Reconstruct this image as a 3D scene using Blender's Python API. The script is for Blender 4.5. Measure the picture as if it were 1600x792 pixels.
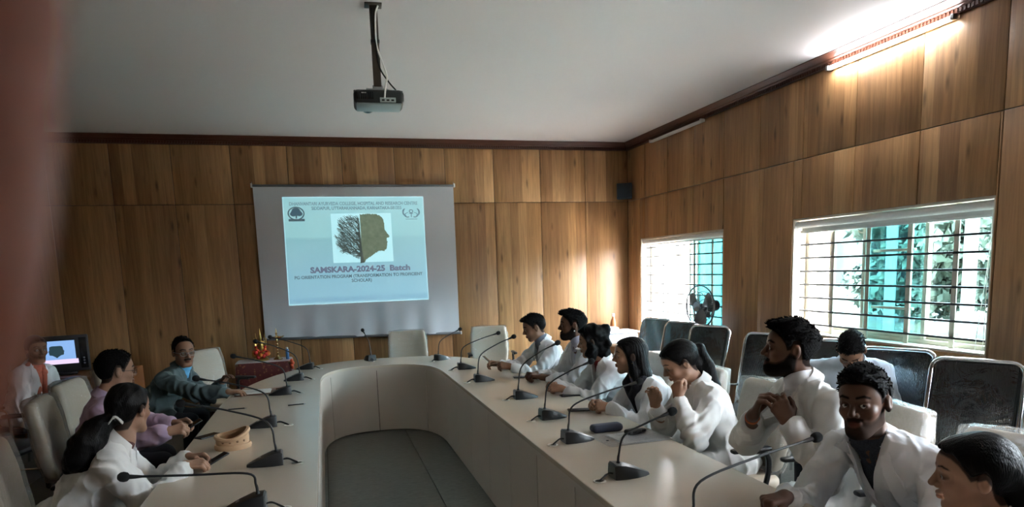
import bpy, bmesh, math, random
import numpy as np
from mathutils import Vector, Matrix

for _o in list(bpy.data.objects):
    bpy.data.objects.remove(_o)
SC = bpy.context.scene
COL = SC.collection
PI = math.pi

# ------------------------------------------------------------------ camera
CAM_POS = np.array([0.0, 0.0, 1.75])
_f, _cy = 1052.28, 570.41
_yaw, _pit, _rol = math.radians(15.2685), math.radians(-8.0793), math.radians(-1.9467)
_fw = np.array([math.sin(_yaw)*math.cos(_pit), math.cos(_yaw)*math.cos(_pit), math.sin(_pit)])
_rt = np.array([math.cos(_yaw), -math.sin(_yaw), 0.0])
_up = np.cross(_rt, _fw)
_ca = math.cos(_rol)*_rt + math.sin(_rol)*_up
_cb = -math.sin(_rol)*_rt + math.cos(_rol)*_up
cam_d = bpy.data.cameras.new('camera')
cam = bpy.data.objects.new('camera', cam_d)
COL.objects.link(cam)
cam.matrix_world = Matrix(((_ca[0], _cb[0], -_fw[0], CAM_POS[0]),
                           (_ca[1], _cb[1], -_fw[1], CAM_POS[1]),
                           (_ca[2], _cb[2], -_fw[2], CAM_POS[2]),
                           (0, 0, 0, 1)))
cam_d.sensor_fit = 'HORIZONTAL'
cam_d.sensor_width = 36.0
cam_d.lens = _f*36.0/1600.0
cam_d.shift_y = (_cy-396.0)/1600.0
cam_d.clip_start = 0.005
cam_d.clip_end = 300
cam_d.dof.use_dof = True
cam_d.dof.focus_distance = 4.6
cam_d.dof.aperture_fstop = 7.4
SC.camera = cam

# ------------------------------------------------------------------ light
SKY_STRENGTH = 19.0
SUN_STRENGTH = 26.0
EXPOSURE = 2.3
SC.view_settings.view_transform = 'Standard'
SC.view_settings.look = 'None'
SC.view_settings.gamma = 1.0
SC.view_settings.exposure = EXPOSURE
SC.view_settings.use_curve_mapping = False
try:
    SC.cycles.use_denoising = True
    SC.cycles.max_bounces = 10
    SC.cycles.diffuse_bounces = 6
    SC.cycles.transparent_max_bounces = 24
    SC.cycles.sample_clamp_indirect = 6.0
    SC.cycles.caustics_reflective = False
    SC.cycles.caustics_refractive = False
except Exception:
    pass
world = bpy.data.worlds.new('overcast_sky')
SC.world = world
world.use_nodes = True
_nt = world.node_tree
_bg = _nt.nodes['Background']
_bg.inputs[0].default_value = (0.86, 0.915, 1.0, 1)
_bg.inputs[1].default_value = SKY_STRENGTH

def sun_lamp():
    d = bpy.data.lights.new('sun', 'SUN')
    d.energy = SUN_STRENGTH
    d.angle = math.radians(3)
    d.color = (1.0, 0.93, 0.84)
    o = bpy.data.objects.new('sun', d)
    COL.objects.link(o)
    o.rotation_euler = Vector((0.45, 0.25, -0.86)).to_track_quat('-Z', 'Y').to_euler()
sun_lamp()

def portal(name, loc, sy, sz, normal):
    d = bpy.data.lights.new(name, 'AREA')
    d.shape = 'RECTANGLE'
    d.size = sy
    d.size_y = sz
    d.cycles.is_portal = True
    o = bpy.data.objects.new(name, d)
    COL.objects.link(o)
    o.location = loc
    o.rotation_euler = Vector(normal).to_track_quat('-Z', 'Z').to_euler()

# ------------------------------------------------------------------ materials
MATS = {}
def nodes_of(m):
    m.use_nodes = True
    nt = m.node_tree
    return nt, nt.nodes, nt.links, nt.nodes['Principled BSDF']

def pset(b, **kw):
    names = {'color': 'Base Color', 'rough': 'Roughness', 'metal': 'Metallic', 'coat': 'Coat Weight',
             'coat_rough': 'Coat Roughness', 'spec': 'Specular IOR Level', 'sheen': 'Sheen Weight',
             'emit': 'Emission Color', 'emit_s': 'Emission Strength', 'alpha': 'Alpha',
             'trans': 'Transmission Weight', 'sss': 'Subsurface Weight', 'ior': 'IOR'}
    for k, v in kw.items():
        s = b.inputs[names[k]]
        if k in ('color', 'emit'):
            s.default_value = (v[0], v[1], v[2], 1)
        else:
            s.default_value = v

def mat(name, color, rough=0.5, var=0.06, nscale=8.0, bump=0.0, bscale=60.0, stretch=(1, 1, 1), **kw):
    """principled material with a little procedural colour variation and fine relief"""
    if name in MATS:
        return MATS[name]
    m = bpy.data.materials.new(name)
    nt, N, L, b = nodes_of(m)
    pset(b, color=color, rough=rough, **kw)
    tc = N.new('ShaderNodeTexCoord')
    mp = N.new('ShaderNodeMapping')
    mp.inputs['Scale'].default_value = stretch
    L.new(tc.outputs['Object'], mp.inputs[0])
    if var > 0:
        n = N.new('ShaderNodeTexNoise')
        n.inputs['Scale'].default_value = nscale
        n.inputs['Detail'].default_value = 3
        L.new(mp.outputs[0], n.inputs['Vector'])
        r = N.new('ShaderNodeMapRange')
        r.inputs[3].default_value = 1-var
        r.inputs[4].default_value = 1+var
        L.new(n.outputs[0], r.inputs[0])
        x = N.new('ShaderNodeMix')
        x.data_type = 'RGBA'
        x.blend_type = 'MULTIPLY'
        x.inputs[0].default_value = 1
        x.inputs[6].default_value = (color[0], color[1], color[2], 1)
        L.new(r.outputs[0], x.inputs[7])
        L.new(x.outputs[2], b.inputs['Base Color'])
    if bump > 0:
        n2 = N.new('ShaderNodeTexNoise')
        n2.inputs['Scale'].default_value = bscale
        n2.inputs['Detail'].default_value = 2
        L.new(mp.outputs[0], n2.inputs['Vector'])
        bp = N.new('ShaderNodeBump')
        bp.inputs['Strength'].default_value = bump
        bp.inputs['Distance'].default_value = 0.01
        L.new(n2.outputs[0], bp.inputs['Height'])
        L.new(bp.outputs[0], b.inputs['Normal'])
    MATS[name] = m
    return m

def wood_panel_mat(name, tones, gscale=1.0, strip=0.165, rough=0.42):
    if name in MATS:
        return MATS[name]
    m = bpy.data.materials.new(name)
    nt, N, L, b = nodes_of(m)
    def mth(op, a, c=None):
        n = N.new('ShaderNodeMath')
        n.operation = op
        for i, v in enumerate((a, c)):
            if v is None:
                continue
            if isinstance(v, (int, float)):
                n.inputs[i].default_value = v
            else:
                L.new(v, n.inputs[i])
        return n.outputs[0]
    tc = N.new('ShaderNodeTexCoord')
    oi = N.new('ShaderNodeObjectInfo')
    sp = N.new('ShaderNodeSeparateXYZ')
    L.new(tc.outputs['Object'], sp.inputs[0])
    off = mth('MULTIPLY', oi.outputs['Random'], 37.0)
    u = mth('ADD', sp.outputs[0], off)
    # uneven stave widths: warp the across coordinate a little before cutting it into staves
    wv = N.new('ShaderNodeTexNoise')
    wv.noise_dimensions = '1D'
    wv.inputs['Scale'].default_value = 3.0
    wv.inputs['Detail'].default_value = 0
    L.new(u, wv.inputs['W'])
    u2 = mth('ADD', u, mth('MULTIPLY', wv.outputs[0], 0.13))
    sid = mth('FLOOR', mth('DIVIDE', u2, strip))
    wn = N.new('ShaderNodeTexWhiteNoise')
    wn.noise_dimensions = '1D'
    L.new(sid, wn.inputs['W'])
    ramp = N.new('ShaderNodeValToRGB')
    el = ramp.color_ramp.elements
    el[0].position = 0.0
    el[0].color = (*tones[0], 1)
    el[1].position = 1.0
    el[1].color = (*tones[-1], 1)
    for i, t in enumerate(tones[1:-1]):
        e = el.new((i+1)/(len(tones)-1))
        e.color = (*t, 1)
    L.new(wn.outputs[0], ramp.inputs[0])
    # grain
    cv = N.new('ShaderNodeCombineXYZ')
    L.new(mth('MULTIPLY', u, 26.0*gscale), cv.inputs[0])
    L.new(mth('MULTIPLY', sid, 3.7), cv.inputs[1])
    L.new(mth('MULTIPLY', sp.outputs[2], 1.6*gscale), cv.inputs[2])
    g = N.new('ShaderNodeTexNoise')
    g.inputs['Scale'].default_value = 1.0
    g.inputs['Detail'].default_value = 6
    g.inputs['Roughness'].default_value = 0.62
    g.inputs['Distortion'].default_value = 0.7
    L.new(cv.outputs[0], g.inputs['Vector'])
    gr = N.new('ShaderNodeMapRange')
    gr.inputs[1].default_value = 0.28
    gr.inputs[2].default_value = 0.72
    gr.inputs[3].default_value = 0.66
    gr.inputs[4].default_value = 1.22
    L.new(g.outputs[0], gr.inputs[0])
    mx = N.new('ShaderNodeMix')
    mx.data_type = 'RGBA'
    mx.blend_type = 'MULTIPLY'
    mx.inputs[0].default_value = 1
    L.new(ramp.outputs[0], mx.inputs[6])
    L.new(gr.outputs[0], mx.inputs[7])
    # sparse dark knots, drawn out along the grain
    kv = N.new('ShaderNodeCombineXYZ')
    L.new(mth('MULTIPLY', u, 7.0), kv.inputs[0])
    L.new(mth('MULTIPLY', sp.outputs[2], 1.9), kv.inputs[2])
    L.new(off, kv.inputs[1])
    vo = N.new('ShaderNodeTexVoronoi')
    vo.inputs['Scale'].default_value = 1.0
    L.new(kv.outputs[0], vo.inputs['Vector'])
    kr = N.new('ShaderNodeMapRange')
    kr.inputs[1].default_value = 0.03
    kr.inputs[2].default_value = 0.16
    kr.inputs[3].default_value = 0.42
    kr.inputs[4].default_value = 1.0
    L.new(vo.outputs['Distance'], kr.inputs[0])
    mk = N.new('ShaderNodeMix')
    mk.data_type = 'RGBA'
    mk.blend_type = 'MULTIPLY'
    mk.inputs[0].default_value = 1
    L.new(mx.outputs[2], mk.inputs[6])
    L.new(kr.outputs[0], mk.inputs[7])
    L.new(mk.outputs[2], b.inputs['Base Color'])
    pset(b, rough=rough, spec=0.4)
    bp = N.new('ShaderNodeBump')
    bp.inputs['Strength'].default_value = 0.12
    bp.inputs['Distance'].default_value = 0.004
    L.new(g.outputs[0], bp.inputs['Height'])
    L.new(bp.outputs[0], b.inputs['Normal'])
    MATS[name] = m
    return m

def clear_mat(name, tint, gloss=0.08, rough=0.05, bump=0.0, bscale=30.0, milky=0.0, milk_col=(0.9, 0.9, 0.9)):
    """thin clear sheet: tinted see-through mixed with a glossy film"""
    if name in MATS:
        return MATS[name]
    m = bpy.data.materials.new(name)
    m.use_nodes = True
    nt = m.node_tree
    N, L = nt.nodes, nt.links
    N.remove(N['Principled BSDF'])
    out = N['Material Output']
    tr = N.new('ShaderNodeBsdfTransparent')
    tr.inputs[0].default_value = (*tint, 1)
    gl = N.new('ShaderNodeBsdfGlossy')
    gl.inputs['Roughness'].default_value = rough
    fr = N.new('ShaderNodeLayerWeight')
    fr.inputs[0].default_value = 0.25
    mr = N.new('ShaderNodeMapRange')
    mr.inputs[3].default_value = gloss
    mr.inputs[4].default_value = min(1.0, gloss*4+0.2)
    L.new(fr.outputs['Fresnel'], mr.inputs[0])
    mx = N.new('ShaderNodeMixShader')
    L.new(mr.outputs[0], mx.inputs[0])
    L.new(tr.outputs[0], mx.inputs[1])
    L.new(gl.outputs[0], mx.inputs[2])
    last = mx.outputs[0]
    if milky > 0:
        df = N.new('ShaderNodeBsdfTranslucent')
        df.inputs[0].default_value = (*milk_col, 1)
        d2 = N.new('ShaderNodeBsdfDiffuse')
        d2.inputs[0].default_value = (*milk_col, 1)
        m3 = N.new('ShaderNodeMixShader')
        m3.inputs[0].default_value = 0.5
        L.new(df.outputs[0], m3.inputs[1])
        L.new(d2.outputs[0], m3.inputs[2])
        m2 = N.new('ShaderNodeMixShader')
        m2.inputs[0].default_value = milky
        L.new(last, m2.inputs[1])
        L.new(m3.outputs[0], m2.inputs[2])
        last = m2.outputs[0]
    if bump > 0:
        tc = N.new('ShaderNodeTexCoord')
        n2 = N.new('ShaderNodeTexNoise')
        n2.inputs['Scale'].default_value = bscale
        n2.inputs['Detail'].default_value = 4
        n2.inputs['Distortion'].default_value = 1.5
        L.new(tc.outputs['Object'], n2.inputs['Vector'])
        bp = N.new('ShaderNodeBump')
        bp.inputs['Strength'].default_value = bump
        bp.inputs['Distance'].default_value = 0.02
        L.new(n2.outputs[0], bp.inputs['Height'])
        L.new(bp.outputs[0], gl.inputs['Normal'])
    L.new(last, out.inputs[0])
    MATS[name] = m
    return m

def emit_mat(name, color, strength, base=(0.8, 0.8, 0.8)):
    if name in MATS:
        return MATS[name]
    m = mat(name, base, 0.4, var=0.0, emit=color, emit_s=strength)
    return m

def cloth_mat_(name, color, crease=0.6, scale=13.0):
    """cotton: soft sheen with sharp crumple creases as fine relief"""
    if name in MATS:
        return MATS[name]
    m = mat(name, color, 0.88, var=0.03, nscale=6, sheen=0.08, spec=0.2)
    nt, N, L, b = nodes_of(m)
    tc = N.new('ShaderNodeTexCoord')
    mp = N.new('ShaderNodeMapping')
    mp.inputs['Scale'].default_value = (1.3, 1.3, 0.75)
    mp.inputs['Rotation'].default_value = (0.5, 0.4, 0.2)
    L.new(tc.outputs['Object'], mp.inputs[0])
    n = N.new('ShaderNodeTexNoise')
    n.noise_type = 'RIDGED_MULTIFRACTAL'
    n.inputs['Scale'].default_value = scale
    n.inputs['Detail'].default_value = 2.2
    n.inputs['Roughness'].default_value = 0.45
    n.inputs['Distortion'].default_value = 0.5
    L.new(mp.outputs[0], n.inputs['Vector'])
    bp = N.new('ShaderNodeBump')
    bp.inputs['Strength'].default_value = crease
    bp.inputs['Distance'].default_value = 0.012
    L.new(n.outputs[0], bp.inputs['Height'])
    L.new(bp.outputs[0], b.inputs['Normal'])
    return m

def attr_mat(name, rough=0.5, bump=0.0, bscale=200.0, **kw):
    """colour comes from the mesh's own 'Col' attribute (skin, lips, brows, beard)"""
    if name in MATS:
        return MATS[name]
    m = bpy.data.materials.new(name)
    nt, N, L, b = nodes_of(m)
    a = N.new('ShaderNodeAttribute')
    a.attribute_name = 'Col'
    L.new(a.outputs['Color'], b.inputs['Base Color'])
    pset(b, rough=rough, **kw)
    bw = N.new('ShaderNodeRGBToBW')
    L.new(a.outputs['Color'], bw.inputs[0])
    for sock, v0, v1 in (('Specular IOR Level', 0.04, 0.32), ('Roughness', 0.9, rough)):
        mr = N.new('ShaderNodeMapRange')
        mr.inputs[1].default_value = 0.015
        mr.inputs[2].default_value = 0.06
        mr.inputs[3].default_value = v0
        mr.inputs[4].default_value = v1
        L.new(bw.outputs[0], mr.inputs[0])
        L.new(mr.outputs[0], b.inputs[sock])
    if bump > 0:
        tc = N.new('ShaderNodeTexCoord')
        n2 = N.new('ShaderNodeTexNoise')
        n2.inputs['Scale'].default_value = bscale
        L.new(tc.outputs['Object'], n2.inputs['Vector'])
        bp = N.new('ShaderNodeBump')
        bp.inputs['Strength'].default_value = bump
        bp.inputs['Distance'].default_value = 0.003
        L.new(n2.outputs[0], bp.inputs['Height'])
        L.new(bp.outputs[0], b.inputs['Normal'])
    MATS[name] = m
    return m

# ------------------------------------------------------------------ object helpers
def tag(o, label=None, cat=None, group=None, kind=None):
    if label:
        o['label'] = label
    if cat:
        o['category'] = cat
    if group:
        o['group'] = group
    if kind:
        o['kind'] = kind
    return o

def thing(name, label, cat, loc=(0, 0, 0), rz=0.0, group=None, rot=None):
    o = bpy.data.objects.new(name, None)
    o.empty_display_size = 0.1
    COL.objects.link(o)
    o.location = loc
    o.rotation_euler = rot if rot else (0, 0, rz)
    return tag(o, label, cat, group)

def link_mesh(name, me, material=None, parent=None, loc=None, rot=None):
    o = bpy.data.objects.new(name, me)
    COL.objects.link(o)
    if material is not None and len(me.materials) == 0:
        me.materials.append(material)
    if parent is not None:
        o.parent = parent
    if loc is not None:
        o.location = loc
    if rot is not None:
        o.rotation_euler = rot
    return o

def copy_tree(o, parent=None):
    c = o.copy()
    COL.objects.link(c)
    c.parent = parent
    for ch in list(o.children):
        copy_tree(ch, c)
    return c

class MB:
    """collects shapes into one mesh"""
    def __init__(s):
        s.v, s.f, s.mi, s.cur = [], [], [], 0
    def add(s, vs, fs):
        n = len(s.v)
        s.v += [tuple(p) for p in vs]
        s.f += [tuple(i+n for i in f) for f in fs]
        s.mi += [s.cur]*len(fs)
        return s
    def box(s, c, size, rot=None, bev=0.0):
        bm = bmesh.new()
        bmesh.ops.create_cube(bm, size=1.0)
        for v in bm.verts:
            v.co = Vector((v.co.x*size[0], v.co.y*size[1], v.co.z*size[2]))
        if bev > 0:
            bmesh.ops.bevel(bm, geom=bm.edges[:], offset=min(bev, 0.49*min(size)), segments=2, profile=0.5, affect='EDGES')
        M = Matrix.Translation(c)
        if rot is not None:
            M = M @ (rot.to_4x4() if isinstance(rot, Matrix) else Matrix.Rotation(rot, 4, 'Z'))
        bm.transform(M)
        bm.verts.index_update()
        s.add([v.co[:] for v in bm.verts], [[v.index for v in f.verts] for f in bm.faces])
        bm.free()
        return s
    def tube(s, pts, r, n=8, caps=True, closed=False):
        pts = [Vector(p) for p in pts]
        m = len(pts)
        rs = list(r) if hasattr(r, '__len__') else [r]*m
        vs, fs = [], []
        prev = None
        for i, p in enumerate(pts):
            if closed:
                t = pts[(i+1) % m]-pts[i-1]
            else:
                t = pts[min(i+1, m-1)]-pts[max(i-1, 0)]
            t.normalize()
            if prev is None:
                a = Vector((0, 0, 1)) if abs(t.z) < 0.9 else Vector((1, 0, 0))
                u = t.cross(a).normalized()
            else:
                u = (prev-t*prev.dot(t)).normalized()
            prev = u
            w = t.cross(u)
            for k in range(n):
                an = 2*PI*k/n
                vs.append(p+(u*math.cos(an)+w*math.sin(an))*rs[i])
        rng = m if closed else m-1
        for i in range(rng):
            j = (i+1) % m
            for k in range(n):
                k2 = (k+1) % n
                fs.append((i*n+k, i*n+k2, j*n+k2, j*n+k))
        if caps and not closed:
            fs.append(tuple(range(n))[::-1])
            fs.append(tuple((m-1)*n+k for k in range(n)))
        return s.add(vs, fs)
    def lathe(s, prof, n=20, c=(0, 0, 0), M=None):
        vs, fs = [], []
        for (r, z) in prof:
            for k in range(n):
                a = 2*PI*k/n
                p = Vector((r*math.cos(a), r*math.sin(a), z))
                if M is not None:
                    p = M @ p
                vs.append(p+Vector(c))
        m = len(prof)
        for i in range(m-1):
            for k in range(n):
                k2 = (k+1) % n
                fs.append((i*n+k, i*n+k2, (i+1)*n+k2, (i+1)*n+k))
        if prof[0][0] > 1e-5:
            fs.append(tuple(range(n))[::-1])
        if prof[-1][0] > 1e-5:
            fs.append(tuple((m-1)*n+k for k in range(n)))
        return s.add(vs, fs)
    def prism(s, poly, z0, z1, M=None):
        n = len(poly)
        vs = [Vector((x, y, z0)) for x, y in poly]+[Vector((x, y, z1)) for x, y in poly]
        if M is not None:
            vs = [M @ v for v in vs]
        fs = [tuple(range(n))[::-1], tuple(range(n, 2*n))]
        for i in range(n):
            j = (i+1) % n
            fs.append((i, j, n+j, n+i))
        return s.add(vs, fs)
    def ball(s, c, r, n=12, m=8, M=None):
        rr = r if hasattr(r, '__len__') else (r, r, r)
        vs = [Vector((0, 0, rr[2]))]
        for i in range(1, m):
            t = PI*i/m
            for k in range(n):
                a = 2*PI*k/n
                vs.append(Vector((rr[0]*math.sin(t)*math.cos(a), rr[1]*math.sin(t)*math.sin(a), rr[2]*math.cos(t))))
        vs.append(Vector((0, 0, -rr[2])))
        fs = []
        for k in range(n):
            fs.append((0, 1+k, 1+(k+1) % n))
        for i in range(m-2):
            for k in range(n):
                k2 = (k+1) % n
                fs.append((1+i*n+k, 1+(i+1)*n+k, 1+(i+1)*n+k2, 1+i*n+k2))
        e = len(vs)-1
        for k in range(n):
            fs.append((e, 1+(m-2)*n+(k+1) % n, 1+(m-2)*n+k))
        if M is not None:
            vs = [M @ v for v in vs]
        return s.add([v+Vector(c) for v in vs], fs)
    def sheet(s, rows, thick=None):
        """grid of points -> quads"""
        n = len(rows[0])
        vs = [p for r in rows for p in r]
        fs = []
        for i in range(len(rows)-1):
            for k in range(n-1):
                fs.append((i*n+k, i*n+k+1, (i+1)*n+k+1, (i+1)*n+k))
        return s.add(vs, fs)
    def mesh(s, name, smooth=40.0):
        me = bpy.data.meshes.new(name)
        me.from_pydata(s.v, [], s.f)
        bm = bmesh.new()
        bm.from_mesh(me)
        bmesh.ops.recalc_face_normals(bm, faces=bm.faces[:])
        bm.to_mesh(me)
        bm.free()
        if max(s.mi, default=0) > 0:
            me.polygons.foreach_set('material_index', s.mi)
        if smooth:
            me.polygons.foreach_set('use_smooth', [True]*len(me.polygons))
            me.set_sharp_from_angle(angle=math.radians(smooth))
        me.update()
        return me
    def build(s, name, material=None, parent=None, loc=None, rot=None, smooth=40.0):
        return link_mesh(name, s.mesh(name, smooth), material, parent, loc, rot)

def arc(c, r, a0, a1, n, plane='xy'):
    out = []
    for i in range(n+1):
        a = a0+(a1-a0)*i/n
        u, v = r*math.cos(a), r*math.sin(a)
        if plane == 'xy':
            out.append((c[0]+u, c[1]+v, c[2]))
        elif plane == 'xz':
            out.append((c[0]+u, c[1], c[2]+v))
        else:
            out.append((c[0], c[1]+u, c[2]+v))
    return out

def bez(pts, n=12):
    """smooth path through control points (Catmull-Rom)"""
    P = [Vector(p) for p in pts]
    P = [P[0]*2-P[1]]+P+[P[-1]*2-P[-2]]
    out = []
    for i in range(1, len(P)-2):
        a, b, c, d = P[i-1:i+3]
        for k in range(n):
            t = k/n
            out.append(0.5*((2*b)+(c-a)*t+(2*a-5*b+4*c-d)*t*t+(3*b-a-3*c+d)*t**3))
    out.append(P[-2])
    return out

# ------------------------------------------------------------------ distance-field modelling (for organic shapes)
def np_noise(seed, freq, n=6):
    rg = np.random.RandomState(seed)
    d = rg.normal(size=(n, 3))
    d /= np.linalg.norm(d, axis=1)[:, None]
    d *= freq*(0.6+0.8*rg.rand(n, 1))
    ph = rg.rand(n)*6.28
    def f(p):
        o = 0
        for i in range(n):
            o = o+np.sin(p[..., 0]*d[i, 0]+p[..., 1]*d[i, 1]+p[..., 2]*d[i, 2]+ph[i])
        return o/n*1.4
    return f

def smin(a, b, k):
    if k <= 0:
        return np.minimum(a, b)
    h = np.clip(0.5+0.5*(b-a)/k, 0, 1)
    return b*(1-h)+a*h-k*h*(1-h)

def d_ell(p, c, r):
    q = p-np.asarray(c)
    r = np.asarray(r, float)
    k0 = np.sqrt(((q/r)**2).sum(-1))
    k1 = np.sqrt(((q/(r*r))**2).sum(-1))+1e-9
    return k0*(k0-1)/k1

def d_cone(p, a, b, ra, rb):
    a = np.asarray(a, float)
    b = np.asarray(b, float)
    ba = b-a
    q = p-a
    t = np.clip((q@ba)/max(ba@ba, 1e-9), 0, 1)
    return np.sqrt(((q-t[..., None]*ba)**2).sum(-1))-(ra+(rb-ra)*t)

def d_box(p, c, half, r):
    q = np.abs(p-np.asarray(c))-(np.asarray(half)-r)
    return np.sqrt((np.maximum(q, 0)**2).sum(-1))+np.minimum(q.max(-1), 0)-r

class Field:
    """smooth union / cut of simple shapes; each shape is evaluated only near itself"""
    def __init__(s):
        s.ops = []
        s.lo = np.full(3, 1e9)
        s.hi = np.full(3, -1e9)
    def _grow(s, lo, hi):
        s.lo = np.minimum(s.lo, lo)
        s.hi = np.maximum(s.hi, hi)
    def ell(s, c, r, k=0.02, F=None, cut=False):
        c = np.asarray(c, float)
        r = np.asarray(r, float)
        m = r.max()
        s.ops.append((c-m, c+m, k, cut, ('e', c, r, F)))
        if not cut:
            ext = r if F is None else np.sqrt(((np.asarray(F)*r)**2).sum(1))
            s._grow(c-ext, c+ext)
        return s
    def cone(s, a, b, ra, rb, k=0.02, cut=False):
        a = np.asarray(a, float)
        b = np.asarray(b, float)
        lo = np.minimum(a-ra, b-rb)
        hi = np.maximum(a+ra, b+rb)
        s.ops.append((lo, hi, k, cut, ('c', a, b, ra, rb)))
        if not cut:
            s._grow(lo, hi)
        return s
    def box(s, c, half, r=0.01, k=0.0, F=None, cut=False):
        c = np.asarray(c, float)
        h = np.asarray(half, float)
        m = np.linalg.norm(h)
        s.ops.append((c-m, c+m, k, cut, ('b', c, h, r, F)))
        if not cut:
            ext = h if F is None else (np.abs(np.asarray(F))*h).sum(1)
            s._grow(c-ext, c+ext)
        return s
    def eval(s, lo, h, n):
        D = np.full(n, 1.0, np.float32)
        ax = [lo[i]+h*np.arange(n[i]) for i in range(3)]
        for (a, b, k, cut, q) in s.ops:
            mg = k+3.5*h
            sl = []
            for i in range(3):
                i0 = max(0, int((a[i]-mg-lo[i])/h))
                i1 = min(n[i], int((b[i]+mg-lo[i])/h)+2)
                sl.append(slice(i0, i1))
            if any(x.stop <= x.start for x in sl):
                continue
            P = np.stack(np.meshgrid(ax[0][sl[0]], ax[1][sl[1]], ax[2][sl[2]], indexing='ij'), -1)
            if q[0] == 'e':
                if q[3] is not None:
                    P = (P-q[1])@np.asarray(q[3])
                    d = d_ell(P, (0, 0, 0), q[2])
                else:
                    d = d_ell(P, q[1], q[2])
            elif q[0] == 'c':
                d = d_cone(P, q[1], q[2], q[3], q[4])
            else:
                if q[4] is not None:
                    P = (P-q[1])@np.asarray(q[4])
                    d = d_box(P, (0, 0, 0), q[2], q[3])
                else:
                    d = d_box(P, q[1], q[2], q[3])
            cur = D[tuple(sl)]
            if cut:
                D[tuple(sl)] = -smin(-cur, d, k)
            else:
                D[tuple(sl)] = smin(cur, d, k)
        return D
    def mesh(s, h, post=None, lo=None, hi=None, pad=None):
        pd = pad if pad is not None else 3*h+0.004
        lo = (s.lo-pd) if lo is None else np.asarray(lo, float)
        hi = (s.hi+pd) if hi is None else np.asarray(hi, float)
        n = tuple(int(x) for x in np.ceil((hi-lo)/h)+1)
        D = s.eval(lo, h, n)
        if post is not None:
            I = np.argwhere(D < 0.05)
            P = lo+h*I
            D[I[:, 0], I[:, 1], I[:, 2]] = post(P, D[I[:, 0], I[:, 1], I[:, 2]].astype(float))
        return nets(D, lo, h)

_E = [(0, 1), (2, 3), (4, 5), (6, 7), (0, 2), (1, 3), (4, 6), (5, 7), (0, 4), (1, 5), (2, 6), (3, 7)]
def nets(D, lo, h):
    """surface nets"""
    S = D < 0
    c = [S[i:S.shape[0]-1+i, j:S.shape[1]-1+j, k:S.shape[2]-1+k] for i in (0, 1) for j in (0, 1) for k in (0, 1)]
    cnt = sum(x.astype(np.int8) for x in c)
    act = (cnt > 0) & (cnt < 8)
    I = np.argwhere(act)
    if len(I) == 0:
        return np.zeros((0, 3)), np.zeros((0, 4), int)
    off = np.array([(i, j, k) for i in (0, 1) for j in (0, 1) for k in (0, 1)])
    vals = np.stack([D[I[:, 0]+o[0], I[:, 1]+o[1], I[:, 2]+o[2]] for o in off], 1).astype(float)
    acc = np.zeros((len(I), 3))
    num = np.zeros(len(I))
    for a, b in _E:
        va, vb = vals[:, a], vals[:, b]
        m = (va < 0) != (vb < 0)
        t = np.where(m, va/np.where(m, va-vb, 1), 0)
        p = off[a]+(off[b]-off[a])*t[:, None]
        acc += p*m[:, None]
        num += m
    V = lo+h*(I+acc/num[:, None])
    idx = np.full(act.shape, -1, int)
    idx[act] = np.arange(len(I))
    Q = []
    for ax in range(3):
        sa = [slice(None)]*3
        sb = [slice(None)]*3
        sa[ax] = slice(0, -1)
        sb[ax] = slice(1, None)
        A, B = S[tuple(sa)], S[tuple(sb)]
        u, w = (ax+1) % 3, (ax+2) % 3
        E = np.argwhere(A != B)
        E = E[(E[:, u] > 0) & (E[:, w] > 0) & (E[:, u] < S.shape[u]-1) & (E[:, w] < S.shape[w]-1)]
        if len(E) == 0:
            continue
        ins = A[E[:, 0], E[:, 1], E[:, 2]]
        def g(du, dw):
            e = E.copy()
            e[:, u] -= du
            e[:, w] -= dw
            return idx[e[:, 0], e[:, 1], e[:, 2]]
        q = np.stack([g(1, 1), g(0, 1), g(0, 0), g(1, 0)], 1)
        q[~ins] = q[~ins][:, ::-1]
        Q.append(q)
    Q = np.concatenate(Q)
    Q = Q[(Q >= 0).all(1)]
    return V, Q

def np_mesh(name, V, Q, col=None, mi=None):
    me = bpy.data.meshes.new(name)
    V = np.asarray(V, np.float32)
    Q = np.asarray(Q, np.int32)
    me.vertices.add(len(V))
    me.vertices.foreach_set('co', V.ravel())
    me.loops.add(Q.size)
    me.loops.foreach_set('vertex_index', Q.ravel())
    me.polygons.add(len(Q))
    me.polygons.foreach_set('loop_start', np.arange(0, Q.size, Q.shape[1], dtype=np.int32))
    me.polygons.foreach_set('use_smooth', np.ones(len(Q), bool))
    if mi is not None:
        me.polygons.foreach_set('material_index', np.asarray(mi, np.int32))
    me.update(calc_edges=True)
    if col is not None:
        a = me.color_attributes.new('Col', 'FLOAT_COLOR', 'POINT')
        c = np.ones((len(V), 4), np.float32)
        c[:, :3] = col
        a.data.foreach_set('color', c.ravel())
    return me

def join(parts):
    Vs, Qs, Cs, n = [], [], [], 0
    for t in parts:
        Vs.append(t[0])
        Qs.append(np.asarray(t[1])+n)
        if len(t) > 2:
            Cs.append(t[2])
        n += len(t[0])
    return np.concatenate(Vs), np.concatenate(Qs), (np.concatenate(Cs) if Cs else None)
# ================================================================== the room
XR, YB, ZC = 4.30, 9.12, 3.47          # right wall, back wall, ceiling
XL, YF = -4.5, -3.2                    # left wall, wall behind the camera
rnd = random.Random(4)

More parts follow.
